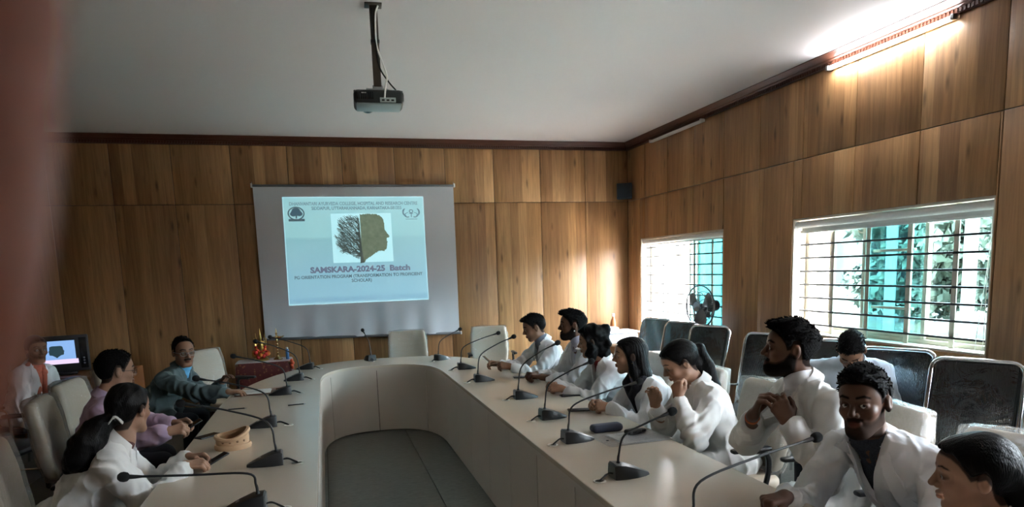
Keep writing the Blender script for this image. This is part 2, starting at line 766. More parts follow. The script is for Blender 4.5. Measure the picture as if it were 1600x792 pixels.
M_WOOD = wood_panel_mat('oak_laminate', [(0.27, 0.132, 0.055), (0.40, 0.212, 0.088), (0.32, 0.162, 0.068), (0.42, 0.226, 0.096), (0.50, 0.285, 0.128)], strip=0.15)
M_BACK = mat('dark_batten', (0.035, 0.022, 0.014), 0.8)
M_CEIL = mat('ceiling_paint', (0.70, 0.668, 0.672), 0.7, var=0.02, nscale=1.5)
M_PLASTER = mat('cream_plaster', (0.70, 0.62, 0.52), 0.8, var=0.03, bump=0.1, bscale=40)
M_OUTWALL = mat('outer_render', (0.62, 0.58, 0.52), 0.9)
M_TRIM = mat('mahogany_moulding', (0.080, 0.026, 0.014), 0.38, var=0.25, nscale=20, stretch=(1, 1, 6))
M_WHITE = mat('white_plastic', (0.82, 0.82, 0.80), 0.35, var=0.02)
M_BLACK = mat('black_plastic', (0.014, 0.014, 0.016), 0.42, var=0.1)
M_BLACKG = mat('black_gloss', (0.012, 0.012, 0.014), 0.18, var=0.1)
M_CHROME = mat('chrome', (0.78, 0.78, 0.80), 0.14, var=0.0, metal=1.0)
M_STEEL = mat('grey_steel', (0.35, 0.35, 0.36), 0.35, var=0.05, metal=0.8)
M_BARS = mat('black_enamel', (0.018, 0.018, 0.02), 0.4, var=0.1)
M_ALU = mat('cream_aluminium', (0.58, 0.52, 0.43), 0.5, var=0.04)

def floor_mat():
    m = bpy.data.materials.new('grey_vinyl')
    nt, N, L, b = nodes_of(m)
    tc = N.new('ShaderNodeTexCoord')
    mp = N.new('ShaderNodeMapping')
    mp.inputs['Scale'].default_value = (3.0, 9.0, 1)
    L.new(tc.outputs['Object'], mp.inputs[0])
    n = N.new('ShaderNodeTexNoise')
    n.inputs['Scale'].default_value = 5
    n.inputs['Detail'].default_value = 7
    n.inputs['Roughness'].default_value = 0.65
    n.inputs['Distortion'].default_value = 0.8
    L.new(mp.outputs[0], n.inputs['Vector'])
    r = N.new('ShaderNodeValToRGB')
    r.color_ramp.elements[0].position = 0.3
    r.color_ramp.elements[0].color = (0.118, 0.113, 0.098, 1)
    r.color_ramp.elements[1].position = 0.72
    r.color_ramp.elements[1].color = (0.20, 0.195, 0.172, 1)
    L.new(n.outputs[0], r.inputs[0])
    L.new(r.outputs[0], b.inputs['Base Color'])
    pset(b, rough=0.5, spec=0.3)
    return m
M_FLOOR = floor_mat()

# floor: a dark screed with vinyl sheets laid side by side
fl = MB().box(((XL+XR+0.2)/2, (YF+YB)/2, -0.06), (XR-XL+0.4, YB-YF+0.4, 0.10)).build('floor', M_BACK)
tag(fl, kind='structure')
x = -0.08-0.855*5
sheet_me = MB().box((0.4255, (YF+YB)/2, -0.005), (0.851, YB-YF, 0.010), bev=0.002).mesh('vinyl_sheet')
while x < XR:
    w = min(x+0.851, XR)-max(x, XL)
    if w > 0.8:
        link_mesh('vinyl_sheet', sheet_me, M_FLOOR, fl, (x, 0, 0))
    elif w > 0.02:
        MB().box((max(x, XL)+w/2, (YF+YB)/2, -0.005), (w, YB-YF, 0.010), bev=0.002).build('vinyl_sheet', M_FLOOR, fl)
    x += 0.855

cl = MB().box(((XL+XR)/2, (YF+YB)/2, ZC+0.08), (XR-XL+0.9, YB-YF+0.9, 0.16)).build('ceiling', M_CEIL)
tag(cl, kind='structure')

wb = MB().box(((XL+XR)/2, YB+0.13, ZC/2), (XR-XL+0.9, 0.22, ZC)).build('wall_back', M_BACK)
tag(wb, kind='structure')
wl = MB().box((XL-0.13, (YF+YB)/2, ZC/2), (0.22, YB-YF, ZC)).build('wall_left', M_BACK)
tag(wl, kind='structure')

# openings in the right wall: (y0, y1, z0, z1); the third, unseen beside the camera, is added for daylight
OPEN = [(6.69, 8.73, 0.875, 2.112), (3.525, 5.535, 1.055, 2.125), (-0.05, 2.15, 1.055, 2.125)]

def sub_rects(r, holes):
    out = [r]
    for h in holes:
        nx = []
        for (a, b, c, d) in out:
            y0, y1, z0, z1 = max(a, h[0]), min(b, h[1]), max(c, h[2]), min(d, h[3])
            if y0 >= y1-1e-6 or z0 >= z1-1e-6:
                nx.append((a, b, c, d))
                continue
            if a < y0-1e-6:
                nx.append((a, y0, c, d))
            if y1 < b-1e-6:
                nx.append((y1, b, c, d))
            if c < z0-1e-6:
                nx.append((y0, y1, c, z0))
            if z1 < d-1e-6:
                nx.append((y0, y1, z1, d))
        out = nx
    return out

mb = MB()
for (a, b, c, d) in sub_rects((YF, YB+0.24, 0, ZC), OPEN):
    mb.box((XR+0.15, (a+b)/2, (c+d)/2), (0.26, b-a, d-c))
wr = mb.build('wall_right', M_OUTWALL, smooth=None)
tag(wr, kind='structure')

# wall behind the camera
FOPEN = []
mb = MB()
for (a, b, c, d) in sub_rects((XL-0.45, XR+0.45, 0, ZC), FOPEN):
    mb.box(((a+b)/2, YF-0.13, (c+d)/2), (b-a, 0.22, d-c))
wf = mb.build('wall_front', M_BACK, smooth=None)
tag(wf, kind='structure')

# laminate boards, each its own piece; local x runs along the wall, z up
GAP, TH = 0.0065, 0.018
board_cache = {}
def board(w, h):
    k = (round(w, 3), round(h, 3))
    if k not in board_cache:
        board_cache[k] = MB().box((w/2, TH/2, h/2), (w-GAP, TH, h-GAP), bev=0.0015).mesh('wall_board')
    return board_cache[k]
ZJ = 2.66
JB = [1.657+0.664*k for k in range(-10, 5)]
JB = [XL]+[j for j in JB if XL+0.1 < j < XR-0.05]+[XR]
for i in range(len(JB)-1):
    for (z0, z1) in ((0.10, ZJ), (ZJ, ZC-0.02)):
        link_mesh('wall_board', board(JB[i+1]-JB[i], z1-z0), M_WOOD, wb, (JB[i], YB, z0))
JR = [3.505+0.636*k for k in range(-11, 10)]
JR = [YF]+[j for j in JR if YF+0.1 < j < YB-0.08]+[YB]
for i in range(len(JR)-1):
    for (z0, z1) in ((0.10, ZJ), (ZJ, ZC-0.02)):
        for (a, b, c, d) in sub_rects((JR[i], JR[i+1], z0, z1), OPEN):
            if b-a < 0.02 or d-c < 0.02:
                continue
            link_mesh('wall_board', board(b-a, d-c), M_WOOD, wr, (XR, b, c), (0, 0, -PI/2))
JL = [YF+0.66*k for k in range(19)]+[YB]
JL = [j for j in JL if j <= YB]
for i in range(len(JL)-1):
    for (z0, z1) in ((0.10, ZJ), (ZJ, ZC-0.02)):
        if JL[i+1]-JL[i] > 0.05:
            link_mesh('wall_board', board(JL[i+1]-JL[i], z1-z0), M_WOOD, wl, (XL, JL[i], z0), (0, 0, PI/2))
JF = [XR-0.66*k for k in range(15)]
for i in range(len(JF)-1):
    for (z0, z1) in ((0.10, ZJ), (ZJ, ZC-0.02)):
        for (a, b, c, d) in sub_rects((JF[i+1], JF[i], z0, z1), FOPEN):
            if b-a > 0.02 and d-c > 0.02:
                link_mesh('wall_board', board(b-a, d-c), M_WOOD, wf, (b, YF, c), (0, 0, PI))

def skirting(name, p0, p1, inward):
    c = (Vector(p0)+Vector(p1))/2
    l = (Vector(p1)-Vector(p0)).length
    sz = (l, 0.02, 0.10) if abs(p1[0]-p0[0]) > 1 else (0.02, l, 0.10)
    o = MB().box((c.x+inward[0]*0.006, c.y+inward[1]*0.006, 0.051), sz, bev=0.004).build(name, M_TRIM)
    tag(o, kind='structure')
skirting('baseboard_back', (XL, YB, 0), (XR, YB, 0), (0, -1))
skirting('baseboard_right', (XR, YF, 0), (XR, YB, 0), (-1, 0))
skirting('baseboard_left', (XL, YF, 0), (XL, YB, 0), (1, 0))

# crown moulding: swept profile with a ribbed strip below it
PROF = [(0.0, 3.366), (0.018, 3.366), (0.020, 3.372), (0.012, 3.378), (0.012, 3.408), (0.022, 3.412), (0.030, 3.420), (0.032, 3.428),
        (0.040, 3.432), (0.060, 3.446), (0.074, 3.458), (0.082, 3.462), (0.082, 3.4695), (0.0, 3.4695)]
def crown(name, p0, p1, inn):
    p0, p1, inn = Vector((*p0, 0)), Vector((*p1, 0)), Vector((*inn, 0))
    mb = MB()
    n = len(PROF)
    vs = [p+inn*d+Vector((0, 0, z)) for p in (p0, p1) for d, z in PROF]
    fs = [tuple(range(n)), tuple(range(n, 2*n))[::-1]]+[(i, (i+1) % n, n+(i+1) % n, n+i) for i in range(n)]
    mb.add(vs, fs)
    o = mb.build(name, M_TRIM, smooth=25)
    tag(o, kind='structure')
    t = (p1-p0)
    l = t.length
    t.normalize()
    rb = MB()
    k = 0.012
    while k < l:
        c = p0+t*k+inn*0.0135
        hx, hy = abs(t.x)*0.0085+abs(inn.x)*0.006, abs(t.y)*0.0085+abs(inn.y)*0.006
        rb.box((c.x, c.y, 3.393), (2*hx, 2*hy, 0.028))
        k += 0.031
    r = rb.build('moulding_rib', M_TRIM, o, smooth=None)
    tag(r, kind='stuff')
crown('trim_1', (XL, YB), (XR, YB), (0, -1))
crown('trim_2', (XR, YF), (XR, YB), (-1, 0))
crown('trim_3', (XL, YF), (XL, YB), (1, 0))

# ------------------------------------------------------------------ windows
M_GLASS_T = clear_mat('teal_glass', (0.42, 0.66, 0.68), gloss=0.06, rough=0.02)
M_GLASS_C = clear_mat('pale_glass', (0.62, 0.74, 0.75), gloss=0.05, rough=0.02)
M_GLASS_N = clear_mat('clear_glass', (0.94, 0.97, 0.97), gloss=0.04, rough=0.02)
M_BLIND = mat('blind_fabric', (0.80, 0.79, 0.76), 0.8, var=0.02)

def window(name, o, posts, sashes, bars_z, thin_bars=()):
    y0, y1, z0, z1 = o
    yc, zc = (y0+y1)/2, (z0+z1)/2
    # plastered reveal lining
    mb = MB()
    d, t = 0.25, 0.014
    mb.box((XR+0.02+d/2, y0+t/2, zc), (d+0.02, t, z1-z0))
    mb.box((XR+0.02+d/2, y1-t/2, zc), (d+0.02, t, z1-z0))
    mb.box((XR+0.02+d/2, yc, z1-t/2), (d+0.02, y1-y0-2*t, t))
    mb.box((XR+0.02+d/2, yc, z0+t/2), (d+0.02, y1-y0-2*t, t))
    w = mb.build(name, M_PLASTER, smooth=None)
    tag(w, kind='structure')
    # aluminium outer frame
    fx = XR+0.19
    f = MB()
    for yy in (y0+0.035, y1-0.035):
        f.box((fx, yy, zc), (0.07, 0.04, z1-z0-0.03), bev=0.004)
    for zz in (z0+0.03, z1-0.03):
        f.box((fx, yc, zz), (0.07, y1-y0-0.11, 0.035), bev=0.004)
    f.build('window_frame', M_ALU, w)
    for (a, b, kind, lay) in sashes:
        px = fx+(-0.016 if lay == 0 else 0.016)
        s = MB()
        for yy in (a+0.018, b-0.018):
            s.box((px, yy, zc), (0.024, 0.036, z1-z0-0.1), bev=0.003)
        for zz in (z0+0.066, z1-0.066):
            s.box((px, (a+b)/2, zz), (0.024, b-a-0.072, 0.036), bev=0.003)
        so = s.build('sash', M_ALU, w)
        MB().box((px, (a+b)/2, zc), (0.005, b-a-0.07, z1-z0-0.17)).build('pane', {'t': M_GLASS_T, 'c': M_GLASS_C, 'n': M_GLASS_N}[kind], so)
    bx = XR+0.10
    for yy in posts:
        MB().box((bx+0.004, yy, zc), (0.008, 0.042, z1-z0-0.03), bev=0.001).build('grille_post', M_ALU, w)
    for yy in thin_bars:
        MB().tube([(bx, yy, z0+0.014), (bx, yy, z1-0.014)], 0.0055, 6).build('grille_bar', M_BARS, w)
    me = MB().box((bx-0.006, yc, 0), (0.014, y1-y0-0.03, 0.017), bev=0.002).mesh('grille_bar')
    for zz in bars_z:
        link_mesh('grille_bar', me, M_BARS, w, (0, 0, zz))
    portal(name+'_portal', (XR+0.33, yc, zc), y1-y0, z1-z0, (-1, 0, 0))
    return w

BZ = [2.010-0.1235*k for k in range(8)]
w1 = window('window_1', OPEN[0], [7.46, 7.06], [(6.74, 7.50, 't', 0), (6.98, 7.74, 't', 1)], [1.983-0.1235*k for k in range(9)], [8.25, 7.85, 8.62])
w2 = window('window_2', OPEN[1], [5.11, 4.70, 4.285, 3.88], [(4.17, 4.83, 't', 0), (4.36, 5.26, 'c', 1), (3.58, 4.22, 'c', 1)], BZ)
w3 = window('window_3', OPEN[2], [1.72, 1.3, 0.9, 0.5], [(0.0, 1.1, 'n', 0), (1.0, 2.1, 'n', 1)], BZ)
for i, (a, b, c, d) in enumerate(FOPEN):
    f = MB()
    for xx in (a+0.02, (a+b)/2, b-0.02):
        f.box((xx, YF-0.12, (c+d)/2), (0.04, 0.06, d-c), bev=0.004)
    for zz in (c+0.02, d-0.02):
        f.box(((a+b)/2, YF-0.12, zz), (b-a-0.08, 0.06, 0.04), bev=0.004)
    f = tag(f.build('window_%d' % (4+i), M_ALU), kind='structure')
    for k in range(2):
        MB().box(((a+b)/2+(k-0.5)*(b-a)/2, YF-0.12, (c+d)/2), ((b-a)/2-0.05, 0.005, d-c-0.08)).build('pane', M_GLASS_C, f)
    portal('front_portal_%d' % i, ((a+b)/2, YF-0.26, (c+d)/2), b-a, d-c, (0, 1, 0))
# opened vent cross pieces in the big window
for zz in (1.80, 1.335):
    MB().box((XR+0.17, 4.50, zz), (0.02, 0.42, 0.022), bev=0.003).build('vent_rail', M_ALU, w2)

def roller_blind(label, y0, y1, z, hang, r=0.032):
    t = thing('roller_blind', label, 'blind', (XR+0.055, (y0+y1)/2, z), group='roller blinds')
    l = y1-y0
    MB().tube([(0, -l/2, 0), (0, l/2, 0)], r, 18).build('roll', M_BLIND, t)
    rows = []
    for i in range(7):
        zz = -hang*i/6
        rows.append([(0.026, -l/2+0.015+k*(l-0.03)/10, zz) for k in range(11)])
    MB().sheet(rows).build('fabric_drop', M_BLIND, t)
    MB().box((0.026, 0, -hang), (0.014, l-0.02, 0.020), bev=0.005).build('hem_bar', M_WHITE, t)
    for s in (-1, 1):
        MB().box((0.0, s*(l/2+0.005), 0.002), (0.07, 0.008, 0.07), bev=0.003).build('bracket', M_WHITE, t)
    return t
b2 = roller_blind('white roller blind rolled up at the top of the large window', 3.545, 5.515, 2.072, 0.07)
cord = bez([(0.0, -0.955, -0.03), (-0.03, -0.965, -0.5), (-0.045, -0.975, -0.95), (-0.04, -0.93, -1.06), (-0.02, -0.90, -0.95), (-0.005, -0.94, -0.4), (0.0, -0.95, -0.03)], 8)
MB().tube(cord, 0.0022, 5).build('pull_cord', M_WHITE, b2)
roller_blind('white roller blind rolled up at the top of the small window', 6.71, 8.71, 2.065, 0.04)

# ------------------------------------------------------------------ tube lights
def tube_light(label, y0, y1, lit):
    t = thing('tube_light', label, 'lamp', (XR-0.03, (y0+y1)/2, 3.352))
    l = y1-y0
    MB().box((0.012, 0, 0.0), (0.026, l, 0.034), bev=0.004).build('housing', M_WHITE, t)
    m = emit_mat('lit_tube', (0.90, 0.95, 1.0), 24.0) if lit else mat('dark_tube', (0.80, 0.80, 0.80), 0.3, var=0.0)
    MB().tube([(-0.020, -l/2+0.03, -0.004), (-0.020, l/2-0.03, -0.004)], 0.0135, 14).build('glass_tube', m, t)
    for s in (-1, 1):
        MB().box((-0.012, s*(l/2-0.014), -0.002), (0.045, 0.028, 0.040), bev=0.005).build('end_cap', M_STEEL if lit else M_WHITE, t)
    return t
tube_light('glowing white tube light on the wall above the large window', 3.86, 5.08, True)
tube_light('added white tube light glowing on the right wall beside the camera, outside the picture', 0.60, 1.82, True)  # unseen extra lamp, added to brighten the ceiling and coats
tube_light('unlit white tube light high on the wall above the small window', 7.06, 8.33, False)

# ------------------------------------------------------------------ outside
M_GRASS = mat('lawn', (0.018, 0.019, 0.011), 0.95, var=0.3, nscale=1.2, bump=0.6, bscale=30)
M_LEAF = mat('leaf', (0.014, 0.025, 0.020), 0.7, var=0.35, nscale=3.0)
M_LEAF2 = mat('leaf_pale', (0.021, 0.033, 0.021), 0.7, var=0.35, nscale=3.0)
M_BARK = mat('bark', (0.10, 0.075, 0.05), 0.9, var=0.3, bump=0.5, bscale=40, stretch=(1, 1, 0.2))
gr = MB().box((19.6, 2, -0.46), (130, 140, 0.1)).build('ground', M_GRASS)
tag(gr, kind='structure')

def tree(label, x, y, h, r, seed, leaf):
    rg = np.random.RandomState(seed)
    t = thing('tree', label, 'tree', (x, y, -0.41), group='trees outside')
    mb = MB()
    mb.tube(bez([(0, 0, 0), (0.1, 0.05, h*0.25), (0.0, 0.15, h*0.5), (0.05, 0.1, h*0.75)], 5), [0.16-0.007*i for i in range(16)], 8)
    for k in range(6):
        a = k*1.05+rg.rand()
        z = h*(0.3+0.07*k)
        mb.tube(bez([(0.03, 0.1, z), (0.5*r*math.cos(a), 0.5*r*math.sin(a), z+0.5), (0.85*r*math.cos(a), 0.85*r*math.sin(a), z+0.8)], 4), [0.06-0.005*i for i in range(9)], 6)
    mb.build('trunk', M_BARK, t)
    cl = []
    for k in range(26):
        a = rg.rand()*6.28
        rr = 0.75*r*rg.rand()**0.5
        cl.append((rr*math.cos(a), rr*math.sin(a), h*(0.24+0.70*rg.rand())*(1-0.12*rr/r)))
    n = 6500
    C = np.array(cl)[rg.randint(0, len(cl), n)]
    d = rg.normal(size=(n, 3))
    d /= np.linalg.norm(d, axis=1)[:, None]
    P = C+d*(r*0.42*rg.rand(n, 1)**0.4)*np.array([1, 1, 0.8])
    u = rg.normal(size=(n, 3))
    u /= np.linalg.norm(u, axis=1)[:, None]
    w = np.cross(u, d)
    w /= np.linalg.norm(w, axis=1)[:, None]+1e-6
    s = 0.11+0.09*rg.rand(n, 1)
    V = np.stack([P-u*s, P+w*s*0.5, P+u*s, P-w*s*0.5], 1).reshape(-1, 3)
    fo = link_mesh('foliage', np_mesh('foliage', V, np.arange(4*n).reshape(-1, 4)), leaf, t)
    tag(fo, kind='stuff')
spots = [(14.2, 13.4, 4.6, 'first tree counted from the left of the large window view'), (18.3, 13.6, 5.0, 'second from the left, farther back'),
         (15.4, 9.4, 4.6, 'third tree from the left in the large window view'), (20.5, 9.6, 5.4, 'fourth tree from the left, far back behind the lawn'),
         (16.4, 5.4, 4.8, 'fifth tree from the left, just right of the middle'), (21.0, 4.6, 5.2, 'last tree on the right, far back behind the lawn'),
         (18.6, 18.2, 5.4, 'tree between the pale building and the lawn')]
for i, (x, y, h, s) in enumerate(spots):
    tree('leafy tree outside the window, '+s, x, y, h, 1.75, 11+i, M_LEAF if i % 2 else M_LEAF2)
ap = MB().box((7.6, 4.0, -0.40), (6.0, 26.0, 0.06), bev=0.01).build('bounce_pavement', mat('concrete', (0.42, 0.385, 0.34), 0.9, var=0.15, nscale=2))  # paving added to bounce neutral sunlight up to the ceiling
tag(ap, kind='structure')

hv = []
for i in range(3):
    row = []
    for k in range(81):
        y = -40+110*k/80
        tp = 4.6+1.3*math.sin(y*0.21)+0.8*math.sin(y*0.53+1)+0.5*math.sin(y*1.3+2)+0.3*math.sin(y*2.9)
        row.append(((38, 40, 46)[i], y, (-0.41, tp*0.75, tp)[i]))
    hv.append(row)
hl_ = MB().sheet(hv).build('hillside', mat('distant_trees', (0.012, 0.019, 0.017), 0.9, var=0.5, nscale=0.8))
tag(hl_, kind='structure')
M_PILLAR = mat('white_paint', (0.80, 0.79, 0.76), 0.7)
M_POST = mat('grey_white_post', (0.10, 0.105, 0.11), 0.7)
def pillar(label, x, y, h):
    t = thing('garden_pillar', label, 'pillar', (x, y, -0.41), group='white pillars outside')
    MB().tube([(0, 0, 0.1), (0, 0, h)], 0.075, 14).build('shaft', M_POST, t)
    MB().box((0, 0, 0.05), (0.3, 0.3, 0.1), bev=0.01).build('foot', M_POST, t)
    MB().box((0, 0, h+0.04), (0.24, 0.24, 0.08), bev=0.01).build('cap', M_POST, t)
pillar('white pillar on the lawn seen through the left of the big window', 8.2, 9.55, 4.2)
pillar('white pillar on the lawn seen through the right of the big window', 7.6, 6.5, 4.2)
pillar('white pillar on the lawn seen through the middle of the big window', 8.0, 8.1, 4.2)

bl = thing('neighbour_building', 'pale building with louvred openings behind the small window', 'building', (9.0, 17.2, -0.41))
MB().box((2.0, 2.0, 2.2), (5.0, 5.0, 4.4)).build('wall', M_PILLAR, bl)
for k in range(3):
    f = MB().box((-0.515, 0.6+1.3*k, 2.6), (0.05, 0.95, 1.3), bev=0.01).build('louvre_frame', M_ALU, bl)
    lm = MB().box((0, 0, 0), (0.03, 0.85, 0.055), rot=Matrix.Rotation(0.6, 3, 'Y')).mesh('louvre_slat')
    for j in range(13):
        link_mesh('louvre_slat', lm, M_STEEL, f, (-0.55, 0.6+1.3*k, 2.04+0.093*j))
# ================================================================== conference table
M_TOP = mat('cream_laminate', (0.62, 0.545, 0.45), 0.26, var=0.03, nscale=2.0, coat=0.25, coat_rough=0.12)
M_APRON = mat('pale_laminate', (0.54, 0.48, 0.42), 0.45, var=0.03, nscale=2.0)
TY0 = 0.55                     # near ends of the two arms (out of the picture)

def inner_path(off=0.0, n=40):
    a, b, e = 0.60-off, 0.94-off, 2.7
    cx, cy = 0.505, 6.58
    pts = [(cx-a, TY0), (cx-a, 2.0), (cx-a, 4.0)]
    for i in range(n+1):
        t = PI-PI*i/n
        c, s = math.cos(t), math.sin(t)
        pts.append((cx+a*math.copysign(abs(c)**(2/e), c), cy+b*abs(s)**(2/e)))
    pts += [(cx+a, 4.0), (cx+a, 2.0), (cx+a, TY0)]
    return pts
def outer_path(n=48):
    cx, cy = 0.5, 5.6
    pts = [(-0.868, TY0), (-0.868, 3.0)]
    for i in range(n+1):
        t = PI-PI*i/n
        c, s = math.cos(t), math.sin(t)
        e = 2.05 if c < 0 else 2.9
        pts.append((cx+1.366*math.copysign(abs(c)**(2/e), c), cy+2.54*abs(s)**(2/e)))
    pts += [(1.866, 3.0), (1.866, TY0)]
    return pts
def resample(p, n):
    p = np.array(p, float)
    d = np.r_[0, np.cumsum(np.linalg.norm(np.diff(p, axis=0), axis=1))]
    t = np.linspace(0, d[-1], n)
    return np.stack([np.interp(t, d, p[:, 0]), np.interp(t, d, p[:, 1])], 1), d[-1]

tb = thing('conference_table', 'long U-shaped cream conference table with curved end and panelled inner side', 'table', (0.5, 4.5, 0))
T0 = Vector((0.5, 4.5, 0))
ip, op = inner_path(), outer_path()
NS = 160
a, _ = resample(ip, NS)
b, _ = resample(op, NS)
mb = MB()
vs, fs = [], []
zt, zb = 0.752, 0.722
for i in range(NS):
    for (p, z) in ((a[i], zt-0.003), (a[i]*0.996+b[i]*0.004, zt), (b[i]*0.996+a[i]*0.004, zt), (b[i], zt-0.003), (b[i], zb), (a[i], zb)):
        vs.append((p[0]-T0.x, p[1]-T0.y, z))
for i in range(NS-1):
    for k in range(6):
        k2 = (k+1) % 6
        fs.append((i*6+k, i*6+k2, (i+1)*6+k2, (i+1)*6+k))
fs.append(tuple(range(6)))
fs.append(tuple((NS-1)*6+k for k in range(6))[::-1])
mb.add(vs, fs)
mb.build('tabletop', M_TOP, tb, smooth=30)
# thick lip under the inner edge
c1, _ = resample(inner_path(-0.002), NS)
c2, _ = resample(inner_path(-0.022), NS)
mb = MB()
vs = []
for i in range(NS):
    for (p, z) in ((c1[i], zb), (c2[i], zb), (c2[i], zb-0.03), (c1[i], zb-0.03)):
        vs.append((p[0]-T0.x, p[1]-T0.y, z))
mb.add(vs, [(i*4+k, i*4+(k+1) % 4, (i+1)*4+(k+1) % 4, (i+1)*4+k) for i in range(NS-1) for k in range(4)])
mb.build('edge_lip', M_APRON, tb, smooth=30)
# inner apron panels, one by one round the U
P1, LEN = resample(inner_path(-0.012), 900)
P2, _ = resample(inner_path(-0.030), 900)
npan = int(round(LEN/0.605))
for k in range(npan):
    i0 = int(k*899/npan)
    i1 = int((k+1)*899/npan)
    g = 0.0032/LEN*899
    q = np.linspace(i0+g, i1-g, 10)
    f1 = np.stack([np.interp(q, np.arange(900), P1[:, j]) for j in (0, 1)], 1)
    f2 = np.stack([np.interp(q, np.arange(900), P2[:, j]) for j in (0, 1)], 1)
    vs = []
    for i in range(10):
        for (p, z) in ((f1[i], 0.692), (f2[i], 0.692), (f2[i], 0.012), (f1[i], 0.012)):
            vs.append((p[0]-T0.x, p[1]-T0.y, z))
    fs = [(i*4+j, i*4+(j+1) % 4, (i+1)*4+(j+1) % 4, (i+1)*4+j) for i in range(9) for j in range(4)]+[(0, 1, 2, 3), (39, 38, 37, 36)]
    MB().add(vs, fs).build('apron_panel', M_APRON, tb, smooth=30)
# dark plinth behind the panels so that the joints read dark
P3, _ = resample(inner_path(-0.032), 200)
P4, _ = resample(inner_path(-0.045), 200)
vs = []
for i in range(200):
    for (p, z) in ((P3[i], 0.70), (P4[i], 0.70), (P4[i], 0.002), (P3[i], 0.002)):
        vs.append((p[0]-T0.x, p[1]-T0.y, z))
MB().add(vs, [(i*4+j, i*4+(j+1) % 4, (i+1)*4+(j+1) % 4, (i+1)*4+j) for i in range(199) for j in range(4)]).build('backing', M_BACK, tb, smooth=30)
# upright dividers carrying the top towards the sitters
for yy in (0.9, 2.1, 3.3, 4.5, 5.7):
    for (x0, x1) in ((-0.78, -0.14), (1.15, 1.78)):
        MB().box(((x0+x1)/2-T0.x, yy-T0.y, 0.361), (x1-x0, 0.025, 0.72), bev=0.002).build('upright', M_APRON, tb)

# ------------------------------------------------------------------ gooseneck microphones
M_MIC = mat('mic_black', (0.020, 0.021, 0.023), 0.38, var=0.08)
M_FOAM = mat('foam', (0.010, 0.010, 0.011), 0.95, var=0.3, nscale=300, bump=0.8, bscale=600)
M_CABLE = mat('cable_black', (0.012, 0.012, 0.013), 0.5, var=0.0)
M_RING = mat('grommet_white', (0.72, 0.70, 0.62), 0.4, var=0.0)

def mic_base_mesh():
    # wedge: tall blunt end at -y (towards the U), long low nose at +y (towards the sitter)
    K = 1.22
    sec = [(-0.055, 0.040, 0.034, 0.050), (-0.048, 0.044, 0.038, 0.056), (-0.010, 0.047, 0.040, 0.052), (0.035, 0.042, 0.034, 0.036), (0.075, 0.029, 0.022, 0.019), (0.098, 0.014, 0.009, 0.008)]
    vs, fs = [], []
    for (y, w, wt, h) in sec:
        y, w, wt, h = y*K, w*K, wt*K, h*K
        vs += [(-w, y, 0), (w, y, 0), (w, y, h*0.35), (wt, y, h), (0, y, h+0.003), (-wt, y, h), (-w, y, h*0.35)]
    n = 7
    for i in range(len(sec)-1):
        for k in range(n):
            fs.append((i*n+k, i*n+(k+1) % n, (i+1)*n+(k+1) % n, (i+1)*n+k))
    fs.append(tuple(range(n)))
    fs.append(tuple((len(sec)-1)*n+k for k in range(n))[::-1])
    return MB().add(vs, fs).mesh('base', 35)
MICBASE = mic_base_mesh()
MICBTN = MB().box((0.0, 0.050, 0.0415), (0.024, 0.014, 0.006), rot=Matrix.Rotation(-0.4, 3, 'X'), bev=0.002).mesh('talk_button')
MICRING = MB().lathe([(0.020, 0), (0.031, 0), (0.031, 0.0025), (0.020, 0.0025), (0.020, 0)], 22, (0, 0, 0)).mesh('grommet')

def microphone(label, bx, by, hx, hy, hz, droop=0.0):
    az = math.atan2(hy-by, hx-bx)
    t = thing('gooseneck_microphone', label, 'microphone', (bx, by, 0.7525), az-PI/2, group='gooseneck microphones on the table')
    link_mesh('base', MICBASE, M_MIC, t)
    link_mesh('talk_button', MICBTN, M_STEEL, t)
    L_ = math.hypot(hx-bx, hy-by)+0.03
    z = hz-0.7525
    pts = bez([(0, -0.034, 0.060), (0, -0.030, 0.11), (0, 0.0, 0.10+0.42*(z-0.1)+0.02), (0, 0.45*L_, 0.10+0.80*(z-0.10)-droop*0.0), (0, L_-0.03, z)], 7)
    dr = (pts[-1]-pts[-2]).normalized()
    MB().tube(pts, [0.0064]*7+[0.0052]*(len(pts)-7), 8).build('gooseneck', M_MIC, t)
    MB().lathe([(0.009, 0), (0.010, 0.01), (0.007, 0.018)], 12, (0, -0.034, 0.060)).build('neck_socket', M_BLACK, t)
    e = pts[-1]
    q = dr.to_track_quat('Z', 'Y').to_matrix()
    MB().lathe([(0.0045, -0.055), (0.008, -0.03), (0.010, 0.0), (0.009, 0.01)], 10, e, q).build('capsule_body', M_MIC, t)
    MB().lathe([(0.009, -0.004), (0.0185, 0.004), (0.0215, 0.018), (0.019, 0.031), (0.011, 0.040), (0.0, 0.042)], 14, e, q).build('foam_windshield', M_FOAM, t)
    sd = -1 if (bx < 0.5) else 1
    MB().tube(bez([(sd*0.012, -0.062, 0.022), (sd*0.016, -0.088, 0.028), (sd*0.032, -0.122, 0.016), (sd*0.036, -0.142, 0.004)], 6), 0.0042, 7).build('cable', M_CABLE, t)
    MB().tube(bez([(-sd*0.010, -0.062, 0.018), (-sd*0.002, -0.095, 0.018), (sd*0.022, -0.124, 0.008), (sd*0.032, -0.140, 0.004)], 6), 0.0035, 7).build('cable', M_CABLE, t)
    link_mesh('grommet', MICRING, M_RING, t, (sd*0.036, -0.142, 0.0002))
    return t

